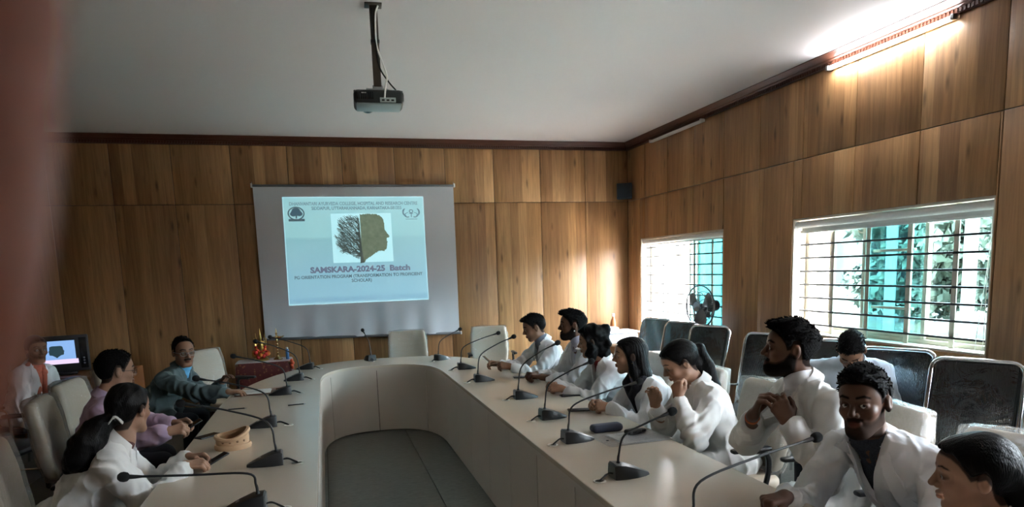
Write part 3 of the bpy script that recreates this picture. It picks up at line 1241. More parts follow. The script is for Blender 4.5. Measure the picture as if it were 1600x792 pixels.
MICS = [(-0.375, 3.03, -0.834, 3.03, 0.954, 'gooseneck microphone leaning low in front of the woman with the hair clip, nearest the camera'),
        (-0.345, 3.76, -0.736, 3.75, 1.12, 'gooseneck microphone beside the beige neck brace, nearer the camera'),
        (-0.44, 4.76, -0.827, 4.735, 1.112, 'gooseneck microphone just behind the beige neck brace'),
        (-0.40, 6.04, -0.754, 6.018, 1.106, 'gooseneck microphone next to the papers in front of the suited man'),
        (-0.32, 6.82, -0.646, 6.80, 1.150, 'gooseneck microphone between the papers and the curved table end'),
        (-0.235, 7.60, -0.579, 7.66, 1.113, 'gooseneck microphone nearest the brass lamp, at the start of the curve'),
        (0.46, 8.0, 0.41, 8.13, 1.087, 'gooseneck microphone standing upright in the middle of the curved end'),
        (1.235, 7.60, 1.475, 7.70, 1.077, 'gooseneck microphone pointing at the right bottom corner of the screen'),
        (1.335, 6.76, 1.686, 6.737, 1.10, 'gooseneck microphone before the empty wrapped chair, left of the man with the phone'),
        (1.325, 5.92, 1.622, 5.91, 1.136, 'gooseneck microphone in front of the man holding the phone'),
        (1.435, 4.97, 1.711, 4.955, 1.164, 'gooseneck microphone in front of the bearded man in lilac shirt'),
        (1.40, 4.21, 1.686, 4.206, 1.112, 'gooseneck microphone reaching the curly haired woman with red top'),
        (1.335, 3.58, 1.733, 3.576, 1.069, 'gooseneck microphone with the navy pouch right behind it'),
        (1.325, 2.87, 1.555, 2.863, 1.042, 'gooseneck microphone in front of the folder, before the ponytailed woman'),
        (1.28, 2.12, 1.798, 2.162, 1.057, 'gooseneck microphone at the lower edge of the picture near the dark fist')]
for m in MICS:
    microphone(m[5], *m[:5])
# ================================================================== people
M_SKIN = attr_mat('skin', 0.5, bump=0.05, bscale=260, spec=0.35)
M_HAIR = mat('black_hair', (0.0055, 0.0048, 0.0048), 0.40, var=0.3, nscale=60, bump=0.35, bscale=90, stretch=(3, 3, 0.5), spec=0.09)
M_HAIRC = mat('cropped_hair', (0.0055, 0.0048, 0.0048), 0.65, var=0.3, nscale=90, bump=0.3, bscale=420, stretch=(1, 1, 0.4), spec=0.07)
M_EYEW = mat('eye_white', (0.42, 0.39, 0.36), 0.15, var=0.0)
M_IRIS = mat('dark_iris', (0.012, 0.008, 0.006), 0.08, var=0.0)
M_COAT = cloth_mat_('white_cotton', (0.76, 0.77, 0.80))
M_COATW = cloth_mat_('offwhite_cotton', (0.71, 0.70, 0.68))
M_TROU = mat('dark_trousers', (0.022, 0.024, 0.032), 0.8, var=0.1)
M_SHOE = mat('shoe_leather', (0.014, 0.012, 0.011), 0.35, var=0.1)

def unit(v):
    v = np.asarray(v, float)
    return v/(np.linalg.norm(v)+1e-12)
def rotz(a):
    c, s = math.cos(a), math.sin(a)
    return np.array([[c, -s, 0], [s, c, 0], [0, 0, 1.0]])
def rotx(a):
    c, s = math.cos(a), math.sin(a)
    return np.array([[1, 0, 0], [0, c, -s], [0, s, c]])
def roty(a):
    c, s = math.cos(a), math.sin(a)
    return np.array([[c, 0, s], [0, 1, 0], [-s, 0, c]])
def sstep(a, b, x):
    t = np.clip((x-a)/(b-a), 0, 1)
    return t*t*(3-2*t)

HL = {'short': ([-0.12, -0.060, -0.046, -0.036, -0.022, 0.000, 0.009, 0.022, 0.032, 0.055, 0.075, 0.12],
                [-0.078, -0.066, -0.050, 0.000, 0.028, 0.028, 0.004, -0.002, 0.026, 0.058, 0.076, 0.078]),
      'recede': ([-0.12, -0.060, -0.046, -0.036, -0.022, 0.000, 0.008, 0.020, 0.030, 0.045, 0.075, 0.12],
                 [-0.075, -0.066, -0.050, 0.000, 0.026, 0.026, -0.006, 0.000, 0.055, 0.088, 0.105, 0.11]),
      'woman': ([-0.12, -0.060, -0.046, -0.030, -0.015, 0.005, 0.020, 0.032, 0.050, 0.066, 0.080, 0.12],
                [-0.095, -0.085, -0.065, -0.015, 0.008, 0.002, -0.004, 0.018, 0.046, 0.062, 0.068, 0.07]),
      'cover': ([-0.12, -0.060, -0.030, 0.000, 0.018, 0.030, 0.040, 0.055, 0.070, 0.082, 0.12],
                [-0.12, -0.115, -0.110, -0.090, -0.045, -0.005, 0.022, 0.046, 0.060, 0.068, 0.07])}

def head_parts(o, NL, spL):
    """head, neck and face in the head's own frame (x right, y forward, z up)"""
    m = o['sex'] == 'm'
    j = o.get('jaw', 1.0 if m else 0.9)
    F = Field()
    F.ell((0, -0.014, 0.030), (0.075, 0.096, 0.087), 0.0)
    F.ell((0, 0.030, -0.035), (0.058*j, 0.060, 0.080), 0.03)
    F.ell((0, 0.042, 0.040), (0.058, 0.049, 0.050), 0.03)
    F.ell((0, 0.062, -0.098), (0.025*j, 0.022, 0.019), 0.02)
    for s in (-1, 1):
        F.cone((s*0.046*j, 0.002, -0.064), (s*0.022*j, 0.060, -0.100), 0.020, 0.016, 0.02)
        F.ell((s*0.041, 0.058, -0.024), (0.020, 0.020, 0.018), 0.02)
    F.cone((-0.033, 0.082, 0.024), (0.033, 0.082, 0.024), 0.0105 if m else 0.008, 0.0105 if m else 0.008, 0.014)
    for s in (-1, 1):
        F.ell((s*0.031, 0.101, 0.005), (0.018, 0.018, 0.012), 0.012, cut=True)
    F.cone((0, 0.088, 0.014), (0, 0.1085, -0.024), 0.0070, 0.0112, 0.010)
    for s in (-1, 1):
        F.ell((s*0.0125, 0.094, -0.031), (0.0080, 0.010, 0.0078), 0.008)
    F.ell((0, 0.0895, -0.0565), (0.022, 0.0105, 0.0062), 0.006)
    F.ell((0, 0.0880, -0.0680), (0.019, 0.0105, 0.0075), 0.006)
    op = o.get('eye', 1.0)
    for s in (-1, 1):
        F.ell((s*0.031, 0.0770, 0.0035), (0.0168, 0.0140, 0.0125), 0.005)
        if op > 0.05:
            F.ell((s*0.031, 0.094, 0.0022), (0.0130, 0.0110, 0.0056*op), 0.002, cut=True)
    if o.get('beard', 0) > 0.7:
        F.ell((0, 0.048, -0.084), (0.040*j, 0.050, 0.036), 0.02)
        F.ell((0, 0.074, -0.094), (0.030, 0.024, 0.026), 0.015)
    for s in (-1, 1):
        F.ell((s*0.077, -0.012, -0.004), (0.012, 0.019, 0.031), 0.005)
        F.ell((s*0.090, -0.008, 0.000), (0.0065, 0.010, 0.018), 0.004, cut=True)
    rn = 0.0515 if m else 0.0445
    F.cone((0, -0.026, -0.045), NL, rn, rn+0.004, 0.03)
    F.cone(NL, NL-spL*0.12, rn+0.004, 0.095, 0.03)
    return F

def head_colour(o, P, hg):
    m = o['sex'] == 'm'
    sk = np.array(o['skin'])
    nz = np_noise(o.get('seed', 1)+50, 60)(P)
    x, y, z = P[:, 0], P[:, 1], P[:, 2]
    ax = np.abs(x)
    C = sk[None, :]*(1+0.06*nz[:, None])
    chk = np.exp(-(((ax-0.04)/0.02)**2+((z+0.025)/0.02)**2))*(y > 0.02)
    C = C*(1+chk[:, None]*np.array([0.10, 0.0, -0.02]))
    def mixc(C, c, w):
        return C*(1-w[:, None])+np.asarray(c)[None, :]*w[:, None]
    ml = np.exp(-((z+0.0622+0.05*x*x/0.02*0.1)/0.0016)**2)*(ax < 0.023)*(y > 0.078)
    C = mixc(C, sk*0.25, ml*0.8)
    zb = 0.0300+0.0065*np.clip((ax-0.010)/0.025, 0, 1)-0.010*np.clip((ax-0.038)/0.018, 0, 1)
    bw = np.exp(-((z-zb)/(0.0042 if m else 0.0030))**2)*sstep(0.008, 0.014, ax)*(1-sstep(0.048, 0.056, ax))*(y > 0.05)
    C = mixc(C, (0.012, 0.010, 0.009), np.clip(bw*1.2, 0, 0.95))
    er = np.sqrt(((ax-0.031)/0.0135)**2+((z-0.002)/0.0068)**2)
    el = np.exp(-((er-1.0)/0.30)**2)*(y > 0.070)
    C = mixc(C, (0.02, 0.014, 0.012), el*(0.75 if not m else 0.5))
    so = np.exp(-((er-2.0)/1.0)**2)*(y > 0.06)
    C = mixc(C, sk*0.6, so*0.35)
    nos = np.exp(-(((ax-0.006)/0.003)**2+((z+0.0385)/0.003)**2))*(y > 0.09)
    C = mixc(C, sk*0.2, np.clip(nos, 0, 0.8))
    bd = o.get('beard', 0)
    mu = o.get('moustache', 0)
    if bd > 0 or mu > 0:
        zl = np.interp(y, [-0.02, 0.01, 0.03, 0.060, 0.085, 0.12], [-0.02, -0.005, -0.035, -0.052, -0.050, -0.050])
        w = sstep(0.0, 0.008, zl-z)*sstep(-0.030, -0.012, y)*sstep(-0.140, -0.118, z)
        under = sstep(-0.05, -0.02, y)*sstep(-0.145, -0.12, z)*sstep(-0.075, -0.085, z)
        w = np.maximum(w, under*0)
        chin = 1-np.exp(-((ax/0.016)**2+((z+0.078)/0.004)**2))*0.0
        tr = np.exp(-(((x/0.020)**2+((z+0.0645)/0.0095)**2)**2))
        w = w*(1-tr*(1-0.0))*chin
        ms = sstep(-0.058-0.25*np.clip(ax-0.016, 0, 1), -0.0535-0.25*np.clip(ax-0.016, 0, 1), z)*(1-sstep(-0.043, -0.0385, z+0.12*ax))*(1-sstep(0.024, 0.033, ax))*(y > 0.066)
        edge = sstep(0.004, 0.020, zl-z)
        w = np.clip(w*bd*(1.05+0.35*nz), 0, 1)*(0.62+0.38*edge)
        w = np.maximum(w, ms*np.maximum(mu, bd*0.95))
        C = mixc(C, (0.012, 0.010, 0.009), np.clip(w, 0, 0.97))
    lp = np.exp(-(((x/0.0215)**2+((z+0.0628)/0.0112)**2)**3))*sstep(0.080, 0.086, y)
    C = mixc(C, o.get('lip', sk*np.array([0.85, 0.55, 0.55])), lp*0.8)
    if hg is not None:
        C = mixc(C, (0.012, 0.010, 0.010), sstep(-0.004, 0.004, hg)*o.get('scalp', 0.9))
    return C

def hair_eval(o, P, toL):
    st = o['hair']
    hl = HL[st.get('line', 'short')]
    x, y, z = P[..., 0], P[..., 1], P[..., 2]
    t = st.get('t', 0.011)
    d = d_ell(P, (0, -0.016, 0.032), (0.075+st.get('side', 0.45)*t, 0.096+t, 0.087+t))
    d = smin(d, d_ell(P, (0, 0.042, 0.042), (0.058+0.5*t, 0.049+0.75*t, 0.052+t)), 0.03)
    if st.get('top', 0) > 0:
        d = smin(d, d_ell(P, (st.get('topx', 0.0), st.get('topy', 0.015), 0.072), (0.066, 0.080, 0.040+st['top'])), 0.03)
    if st.get('quiff', 0) > 0:
        d = smin(d, d_ell(P, (0.0, 0.070, 0.090), (0.050, 0.030, 0.018+st['quiff'])), 0.025)
    g = z-np.interp(y, hl[0], hl[1])+0.004*np.sin(x*160)*(y > 0.03)
    if st.get('temple', 0):
        g = g-st['temple']*np.exp(-((np.abs(x)-0.045)/0.02)**2)*(y > 0.03)
    d = -smin(-d, g*0.8, 0.006)
    d = d+1.25*t*(1-sstep(0.0, st.get('taper', 0.030), g))
    for ch in st.get('chains', []):
        pts, rs = ch[0], ch[1]
        pts = [toL(p) if len(ch) > 2 and ch[2] == 'w' else np.asarray(p, float) for p in pts]
        for i in range(len(pts)-1):
            d = smin(d, d_cone(P, pts[i], pts[i+1], rs[i], rs[i+1]), 0.018)
    seed = o.get('seed', 1)
    A = st.get('amp', 0.0025)
    fr = st.get('freq', 480)
    sc = np.array(st.get('aniso', (1, 1, 1)))
    near = np.abs(d) < 0.02
    Pn = P[near]
    n1 = np_noise(seed+7, st.get('lump', 55), 5)(Pn)
    d = d.copy()
    d[near] += A*0.6*np_noise(seed+3, fr, 7)(Pn*sc+0.004*n1[..., None])+A*1.5*n1
    # the face itself stays free of hair
    return d, g

def hair_bounds(st, toL):
    lo = np.array([-0.11, -0.14, -0.13])
    hi = np.array([0.11, 0.125, 0.17+st.get('top', 0)])
    for ch in st.get('chains', []):
        for p, r in zip(ch[0], ch[1]):
            q = toL(p) if len(ch) > 2 and ch[2] == 'w' else np.asarray(p, float)
            lo = np.minimum(lo, q-r-0.02)
            hi = np.maximum(hi, q+r+0.02)
    return lo, hi

def hand_field(side, pose):
    """hand frame: wrist at 0, fingers +y, back of the hand +z; thumb towards -x on a right hand"""
    F = Field()
    tdir = -1 if side == 'r' else 1
    curl = {'flat': (0.10, 0.12, 0.08), 'relaxed': (0.45, 0.50, 0.30), 'hold': (0.75, 0.75, 0.45), 'fist': (1.35, 1.55, 0.9), 'clasp': (0.95, 1.1, 0.6),
            'raise': (0.25, 0.30, 0.2), 'pinch': (0.9, 0.7, 0.4)}[pose]
    xs = [0.030, 0.010, -0.010, -0.029]        # index .. little, on the thumb side first
    ln = [0.072, 0.080, 0.074, 0.058]
    F.ell((0, 0.008, 0), (0.026, 0.030, 0.018), 0.0)
    for i in range(4):
        x0 = tdir*xs[i]
        kn = np.array([x0, 0.090-0.004*abs(i-1)-(0.008 if i == 3 else 0), 0.002])
        F.cone((x0*0.55, 0.008, 0), kn, 0.0150, 0.0120, 0.012)
        p = kn
        a = 0.0
        sp = tdir*(0.10-0.07*i)
        for j, (fr, r0, r1) in enumerate(((0.46, 0.0105, 0.0092), (0.30, 0.0092, 0.0083), (0.24, 0.0083, 0.0068))):
            a += curl[j]*(1.0+0.06*(i-1))
            d = np.array([math.sin(sp)*math.cos(a), math.cos(sp)*math.cos(a), -math.sin(a)])
            q = p+d*ln[i]*fr
            F.cone(p, q, r0, r1, 0.004 if j else 0.008)
            p = q
    tc = {'flat': 0.0, 'relaxed': 0.25, 'hold': 0.7, 'fist': 0.95, 'clasp': 0.6, 'raise': 0.2, 'pinch': 0.9}[pose]
    b0 = np.array([tdir*0.020, 0.018, -0.006])
    b1 = np.array([tdir*(0.048-0.012*tc), 0.050, -0.012-0.012*tc])
    b2 = np.array([tdir*(0.060-0.036*tc), 0.082-0.004*tc, -0.016-0.022*tc])
    b3 = np.array([tdir*(0.064-0.052*tc), 0.106-0.012*tc, -0.018-0.026*tc])
    F.cone(b0, b1, 0.0165, 0.0125, 0.012)
    F.cone(b1, b2, 0.0118, 0.0100, 0.005)
    F.cone(b2, b3, 0.0100, 0.0075, 0.003)
    return F

def frame_from(y, z):
    y = unit(y)
    x = unit(np.cross(y, z))
    z = np.cross(x, y)
    return np.stack([x, y, z], 1)

def ik(sh, wr, lu, lf, pole):
    v = wr-sh
    d = np.linalg.norm(v)
    mx = (lu+lf)*0.985
    if d > mx:
        k = d/mx
        lu, lf = lu*k, lf*k
    u = v/d
    c = np.clip((lu*lu+d*d-lf*lf)/(2*lu*d), -1, 1)
    p = pole-u*(pole@u)
    p = unit(p)
    return sh+u*lu*c+p*lu*math.sqrt(max(0, 1-c*c))

PEOPLE = []
def person(label, pos, phi, head, hphi, hpitch=0.0, hroll=0.0, s=1.0, sex='m', skin=(0.16, 0.078, 0.045), lh=None, rh=None,
           coat=None, coat_name='lab_coat', shirt=None, shirt_name='shirt', vdepth=0.30, vwidth=0.055, lapel=True, collar=False, vox=0.0035, wide=1.0,
           trousers=None, gaze=(0, 0), extra=None, legs=True, **o):
    """pos: x, y under the hips; phi / hphi: compass of chest and face in degrees (0 = +x, 90 = +y);
    head: centre of the head; lh / rh: dict(w=wrist, d=finger direction, p=back-of-hand direction, pose, pole) in room coordinates"""
    o.update(sex=sex, skin=skin)
    m = sex == 'm'
    root = thing('person', label, 'person', (pos[0], pos[1], 0), math.radians(phi-90), group='people at the meeting')
    Rw = rotz(math.radians(phi-90))
    org = np.array([pos[0], pos[1], 0.0])
    toP = lambda p: (np.asarray(p, float)-org)@Rw           # room -> person
    dirP = lambda d: np.asarray(d, float)@Rw
    Hc = toP(head)
    Rh = rotz(math.radians(hphi-phi))@rotx(-math.radians(hpitch))@roty(math.radians(hroll))
    toH = lambda p: ((np.asarray(p, float)-Hc)@Rh)/s
    P0 = np.array([0, 0, o.get('hip', 0.55)])
    N = Hc+Rh@np.array([0, -0.044, -0.080])*s+np.array([0, -0.010, -0.058])*s
    sp = unit(N-P0)
    S = N-sp*0.060*s
    lat = np.array([1.0, 0, 0])
    fwd = unit(np.cross(sp, lat))
    fwd = -fwd if fwd[1] < 0 else fwd
    TF = np.stack([lat, fwd, np.cross(lat, fwd)], 1)
    shw = (0.178 if m else 0.150)*s*wide
    # ---------------- arms
    arms = {}
    for side, h in (('l', lh), ('r', rh)):
        sg = -1 if side == 'l' else 1
        sh = S+lat*sg*shw-sp*0.035*s
        if h is None:
            wr = np.array([sg*0.12, 0.36, 0.66])
            h = {}
        else:
            wr = toP(h['w'])
        pole = dirP(h['pole']) if 'pole' in h else np.array([sg*0.45, -0.25, -1.0])
        el = ik(sh, wr, 0.285*s, 0.25*s, pole)
        fd = dirP(h['d']) if 'd' in h else unit(wr-el)
        bk = dirP(h['p']) if 'p' in h else np.array([0, 0, 1.0])
        arms[side] = (sh, el, wr, frame_from(fd, bk), h.get('pose', 'relaxed'))
    # ---------------- body (skin) as one mesh
    parts = []
    NL, spL = toH(N), unit((sp@Rh))
    F = head_parts(o, NL, spL)
    lo = np.array([-0.11, -0.135, min(-0.20, NL[2]-0.10)])
    lo = np.minimum(lo, NL-np.array([0.10, 0.10, 0.08]))
    hi = np.maximum(np.array([0.11, 0.135, 0.14]), NL+np.array([0.10, 0.10, 0.05]))
    V, Q = F.mesh(vox/s, lo=lo, hi=hi)
    hg = V[:, 2]-np.interp(V[:, 1], *HL[o['hair'].get('line', 'short')])
    C = head_colour(o, V, hg)
    parts.append((V*s@Rh.T+Hc, Q, C))
    sk = np.array(skin)
    for side in ('l', 'r'):
        sh, el, wr, HF, pose = arms[side]
        f = hand_field(side, pose)
        hs = s*(1.0 if m else 0.92)
        elh = ((el-wr)@HF)/hs
        f.cone((0, 0, 0), elh*0.55, 0.0265, 0.036, 0.015)
        V, Q = f.mesh(max(0.0030, vox*0.95))
        nz = np_noise(3, 70)(V)
        C = sk[None, :]*(1.0+0.08*nz[:, None])
        tips = sstep(0.10, 0.16, V[:, 1])
        C = C*(1-0.0*tips[:, None])
        parts.append((V*hs@HF.T+wr, Q, C))
    B = Field()
    B.ell(P0+np.array([0, 0, 0.02]), (0.15, 0.11, 0.11), 0.0)
    B.ell(P0+(S-P0)*0.40, (0.125, 0.088, 0.16), 0.06)
    B.ell(P0+(S-P0)*0.76, (0.135, 0.092, 0.15), 0.05, F=TF)
    for side in ('l', 'r'):
        sh, el, wr, HF, pose = arms[side]
        B.cone(S, sh, 0.045, 0.045, 0.03)
        B.cone(sh, el, 0.045, 0.036, 0.02)
        B.cone(el, wr, 0.036, 0.026, 0.01)
    kx = 0.12
    for sg in (-1, 1):
        B.cone((sg*0.09, 0.02, 0.54), (sg*kx, 0.42, 0.50), 0.075, 0.052, 0.03)
        B.cone((sg*kx, 0.42, 0.50), (sg*kx, 0.40, 0.09), 0.052, 0.036, 0.02)
    V, Q = B.mesh(0.018)
    parts.append((V, Q, np.repeat(sk[None, :], len(V), 0)))
    V, Q, C = join(parts)
    body = link_mesh('body', np_mesh('body', V, Q, C), M_SKIN, root)
    # ---------------- eyes
    gz = rotz(math.radians(-gaze[0]))@rotx(math.radians(gaze[1]))
    for sg in (-1, 1):
        e = MB()
        e.ball((0, 0, 0), 0.0121*s, 16, 12)
        me = e.mesh('eye')
        me.materials.append(M_EYEW)
        me.materials.append(M_IRIS)
        for p in me.polygons:
            c = np.array(p.center)/(0.0121*s)
            p.material_index = 1 if (gz.T@c)[1] > 0.885 else 0
        eo = link_mesh('eye', me, None, root, tuple(Hc+Rh@np.array([sg*0.031, 0.0782, 0.0028])*s))
        eo.rotation_euler = Matrix(Rh.tolist()).to_euler()
    # ---------------- hair
    st = o['hair']
    toL = lambda p: toH(toP(p))
    lo, hi = hair_bounds(st, toL)
    hv = st.get('vox', max(0.0036, vox))/s
    n = tuple(int(q) for q in np.ceil((hi-lo)/hv)+1)
    G = np.stack(np.meshgrid(*[lo[i]+hv*np.arange(n[i]) for i in range(3)], indexing='ij'), -1)
    D, _ = hair_eval(o, G, toL)
    V, Q = nets(D, lo, hv)
    if st.get('mat') is M_HAIRC:
        # short tufts break up the outline
        rg = np.random.RandomState(o.get('seed', 1)+90)
        I = np.where(V[:, 2] > 0.035)[0]
        I = I[rg.randint(0, len(I), st.get('tufts', 420))]
        R0 = V[I]
        nn = R0-np.array([0, -0.016, 0.02])
        nn /= np.linalg.norm(nn, axis=1)[:, None]
        dd = nn*0.32+np.array([0.0, 0.60, 0.08])+rg.normal(size=(len(I), 3))*0.25
        dd /= np.linalg.norm(dd, axis=1)[:, None]
        ln = (0.010+0.012*rg.rand(len(I), 1))*st.get('tuft', 0.75)
        sx = np.cross(dd, nn)
        sx /= np.linalg.norm(sx, axis=1)[:, None]+1e-6
        sy = np.cross(dd, sx)
        vs = []
        for sd in (sx, sy):
            vs.append(np.stack([R0-dd*0.006, R0+dd*ln*0.4+sd*0.0032, R0+dd*ln, R0+dd*ln*0.4-sd*0.0032], 1).reshape(-1, 3))
        Vt = np.concatenate(vs)
        Q = np.concatenate([Q, np.arange(len(Vt)).reshape(-1, 4)+len(V)])
        V = np.concatenate([V, Vt])
    link_mesh('hair', np_mesh('hair', V*s@Rh.T+Hc, Q), st.get('mat', M_HAIR), root)
    # ---------------- coat
    if coat is None:
        coat = M_COAT
    w = wide*s
    def torso_field(off, sleeves=True, full=True):
        T = Field()
        T.ell(P0+np.array([0, -0.01, 0.01]), (0.185*w+off, 0.135*s+off, 0.125+off), 0.0)
        T.ell(P0+(S-P0)*0.36+fwd*0.005, (0.155*w+off, 0.118*s+off, 0.17+off), 0.06, F=TF)
        T.ell(P0+(S-P0)*0.74+fwd*(0.008 if m else 0.0), (0.166*w+off, 0.118*s+off, 0.165*s+off), 0.06, F=TF)
        if not m:
            for sg in (-1, 1):
                T.ell(P0+(S-P0)*0.66+fwd*0.075+lat*sg*0.065, (0.062+off, 0.055+off, 0.06+off), 0.05, F=TF)
        T.cone(N-sp*0.02-fwd*0.005, N-sp*0.09, 0.060*s+off, 0.085*s+off, 0.03)
        for side in ('l', 'r'):
            sh, el, wr, HF, pose = arms[side]
            sg = -1 if side == 'l' else 1
            T.cone(N-sp*0.035*s+lat*sg*0.03, sh-lat*sg*0.01, 0.046*s+off, 0.056*s+off, 0.03)
            if sleeves:
                T.cone(sh, el, 0.062*s+off, 0.053*s+off, 0.025)
                e2 = el+(wr-el)*(1-0.035/max(0.05, np.linalg.norm(wr-el)))
                T.cone(el, e2, 0.053*s+off, 0.041*s+off, 0.015)
        return T
    T = torso_field(0.006)
    if o.get('skirt', True):
        for sg in (-1, 1):
            T.cone((sg*0.085, 0.0, 0.545), (sg*0.115, 0.24, 0.535), 0.105, 0.092, 0.05)
    wn1 = np_noise(o.get('seed', 1)+11, 17, 5)
    wn2 = np_noise(o.get('seed', 1)+12, 58, 6)
    wn3 = np_noise(o.get('seed', 1)+13, 120, 6)
    els = [(arms[k][1], 0.13) for k in ('l', 'r')]
    fold_d = [unit(arms[k][2]-arms[k][1]+0.35*(arms[k][1]-arms[k][0])) for k in ('l', 'r')]
    cv = o.get('cloth_vox', 0.0078)
    vtop = N+sp*0.02
    def tloc(P):
        q = P-vtop
        return q@lat, q@fwd, q@sp
    def coat_post(P, D):
        n1 = wn1(P)
        fold = 0.0062*wn2(P+0.02*n1[..., None])+0.0070*n1+0.0016*wn3(P+0.02*n1[..., None])
        for (e, rr), fd in zip(els, fold_d):
            q = P-e
            g = np.exp(-(q**2).sum(-1)/(rr*rr))
            fold = fold+0.0150*g*np.sin((q@fd)*90+4.0*n1)
        rg_ = np.clip(1-np.abs(wn2(P*np.array([0.8, 0.8, 0.45])+0.03*n1[..., None]))*1.8, 0, 1)
        fold = fold-0.0100*rg_**3
        # drag lines from the armpits and over the belly
        tx, ty, tz = tloc(P)
        fold = fold+0.0065*np.sin(tz*48+tx*22*np.sign(tx)+3*n1)*np.exp(-((tz+0.36)/0.16)**2)
        D = D+fold
        if vdepth > 0:
            wd = vwidth*np.clip(1+tz/vdepth, 0, 1.25)+0.006*np.clip(n1, -1, 1)*0
            dv = np.maximum(np.maximum((np.abs(tx)-wd)*0.9, -(ty-0.0)), tz-0.10)
            D = -smin(-D, dv, 0.006)
        # neck hole
        dn = d_cone(P, N-sp*0.07, N+sp*0.12, 0.050*s, 0.075*s)
        D = -smin(-D, dn, 0.008)
        return D
    V, Q = T.mesh(cv, post=coat_post)
    link_mesh(coat_name, np_mesh(coat_name, V, Q), coat, root)
    # turned-over collar and lapels lying on the coat front
    def front(tx, tz):
        p0 = vtop+lat*tx+sp*tz+fwd*0.24
        ts = np.linspace(0, 0.30, 76)
        ray = p0[None, :]-fwd[None, :]*ts[:, None]
        dd = np.full(len(ts), 1.0)
        for (a_, b_, k_, cut_, qq) in T.ops:
            if qq[0] == 'e':
                v = (ray-qq[1])@(np.asarray(qq[3]) if qq[3] is not None else np.eye(3))
                dd = smin(dd, d_ell(v, (0, 0, 0), qq[2]), k_)
            else:
                dd = smin(dd, d_cone(ray, qq[1], qq[2], qq[3], qq[4]), k_)
        hit = int(np.argmax(dd < 0.0))
        return ray[hit] if dd[hit] < 0 else ray[38]
    if lapel:
        for sg in (-1, 1):
            rows, rows2 = [], []
            for q in range(12):
                f_ = q/11
                tz = -0.035-(vdepth-0.035)*f_
                e0 = vwidth*max(0.0, 1+tz/max(vdepth, 0.01))
                ww = np.interp(f_, [0, 0.18, 0.24, 0.34, 0.7, 1.0], [0.030, 0.052, 0.040, 0.066, 0.046, 0.010])*o.get('lapel_w', 1.0)*(1.0 if vdepth > 0.15 else 0.7)
                r1, r2 = [], []
                for k in range(5):
                    g = k/4
                    p = front(sg*(e0-0.002+ww*g), tz+(0.012*g if f_ < 0.3 else 0.0))
                    r1.append(tuple(p+fwd*(0.0085+0.007*math.sin(PI*(1-g)*0.5))))
                    r2.append(tuple(p-fwd*0.012))
                rows.append(r1)
                rows2.append(r2)
            mb = MB()
            mb.sheet(rows)
            # rim down to the cloth so that the lapel has thickness
            rim = [r[-1] for r in rows]
            rim2 = [r[-1] for r in rows2]
            mb.sheet([rim, rim2])
            mb.sheet([[r[0] for r in rows], [r[0] for r in rows2]])
            mb.build('lapel', coat, root, smooth=60)
        rows = []
        for q in range(17):
            th = math.radians(-128+256*q/16)
            d_ = -fwd*math.cos(th)+lat*math.sin(th)
            fr = abs(q-8)/8
            dz = -0.030*fr**2
            rn = 0.062*s
            rows.append([tuple(N+d_*(rn+0.002)+sp*(0.002+dz)), tuple(N+d_*(rn+0.001)+sp*(0.030*s+dz)), tuple(N+d_*(rn+0.009)+sp*(0.036*s+dz)), tuple(N+d_*(rn+0.026)+sp*(0.010+dz)), tuple(N+d_*(rn+0.038)+sp*(-0.016+dz))])
        MB().sheet(rows).build('coat_collar', coat, root, smooth=60)
    # ---------------- shirt seen in the opening
    if shirt is not None:
        U = torso_field(-0.016, sleeves=False)
        U.cone(N-sp*0.10, N+sp*(0.020 if collar else -0.010), 0.070*s, 0.064*s if collar else 0.060*s, 0.02)
        if collar:
            for sg in (-1, 1):
                cp = [N-fwd*0.062*s+sp*0.022, N+lat*sg*0.062*s-fwd*0.005+sp*0.016, N+lat*sg*0.042*s+fwd*0.050*s-sp*0.010, N+lat*sg*0.016+fwd*0.078*s-sp*0.050]
                for i in range(3):
                    U.cone(cp[i], cp[i+1], 0.013, 0.013 if i < 2 else 0.008, 0.008)
        def sp_post(P, D):
            if o.get('open_neck', 0) > 0:
                q = P-(N+sp*0.02)
                tx, ty, tz = q@lat, q@fwd, q@sp
                wd = o['open_neck']*0.34*np.clip(1+tz/o['open_neck'], 0, 1.2)
                D = -smin(-D, np.maximum(np.maximum(np.abs(tx)-wd, -ty), tz-0.08), 0.004)
            return D+0.002*wn2(P)
        V, Q = U.mesh(0.0095, post=sp_post, lo=np.minimum(P0, S)-np.array([0.2, 0.2, -0.02]), hi=np.maximum(N, S)+np.array([0.2, 0.25, 0.06]))
        link_mesh(shirt_name, np_mesh(shirt_name, V, Q), shirt, root)
    # ---------------- trousers and shoes
    if legs:
        L_ = Field()
        for sg in (-1, 1):
            L_.cone((sg*0.09, 0.0, 0.545), (sg*kx, 0.43, 0.515), 0.092, 0.068, 0.03)
            L_.cone((sg*kx, 0.43, 0.515), (sg*kx, 0.40, 0.10), 0.068, 0.055, 0.03)
        L_.ell(P0, (0.165, 0.12, 0.10), 0.05)
        V, Q = L_.mesh(0.016)
        link_mesh('trousers', np_mesh('trousers', V, Q), trousers or M_TROU, root)
        for sg in (-1, 1):
            f = Field()
            f.cone((sg*kx, 0.37, 0.048), (sg*kx*1.1, 0.53, 0.036), 0.042, 0.034, 0.0)
            f.cone((sg*kx, 0.38, 0.048), (sg*kx, 0.40, 0.10), 0.042, 0.045, 0.02)
            V, Q = f.mesh(0.010, post=lambda P, D: np.maximum(D, 0.006-P[..., 2]))
            link_mesh('shoe', np_mesh('shoe', V, Q), M_SHOE, root)
    info = dict(root=root, Hc=Hc, Rh=Rh, s=s, arms=arms, N=N, sp=sp, fwd=fwd, lat=lat, toP=toP, org=org, Rw=Rw, S=S, P0=P0)
    if extra:
        extra(info)
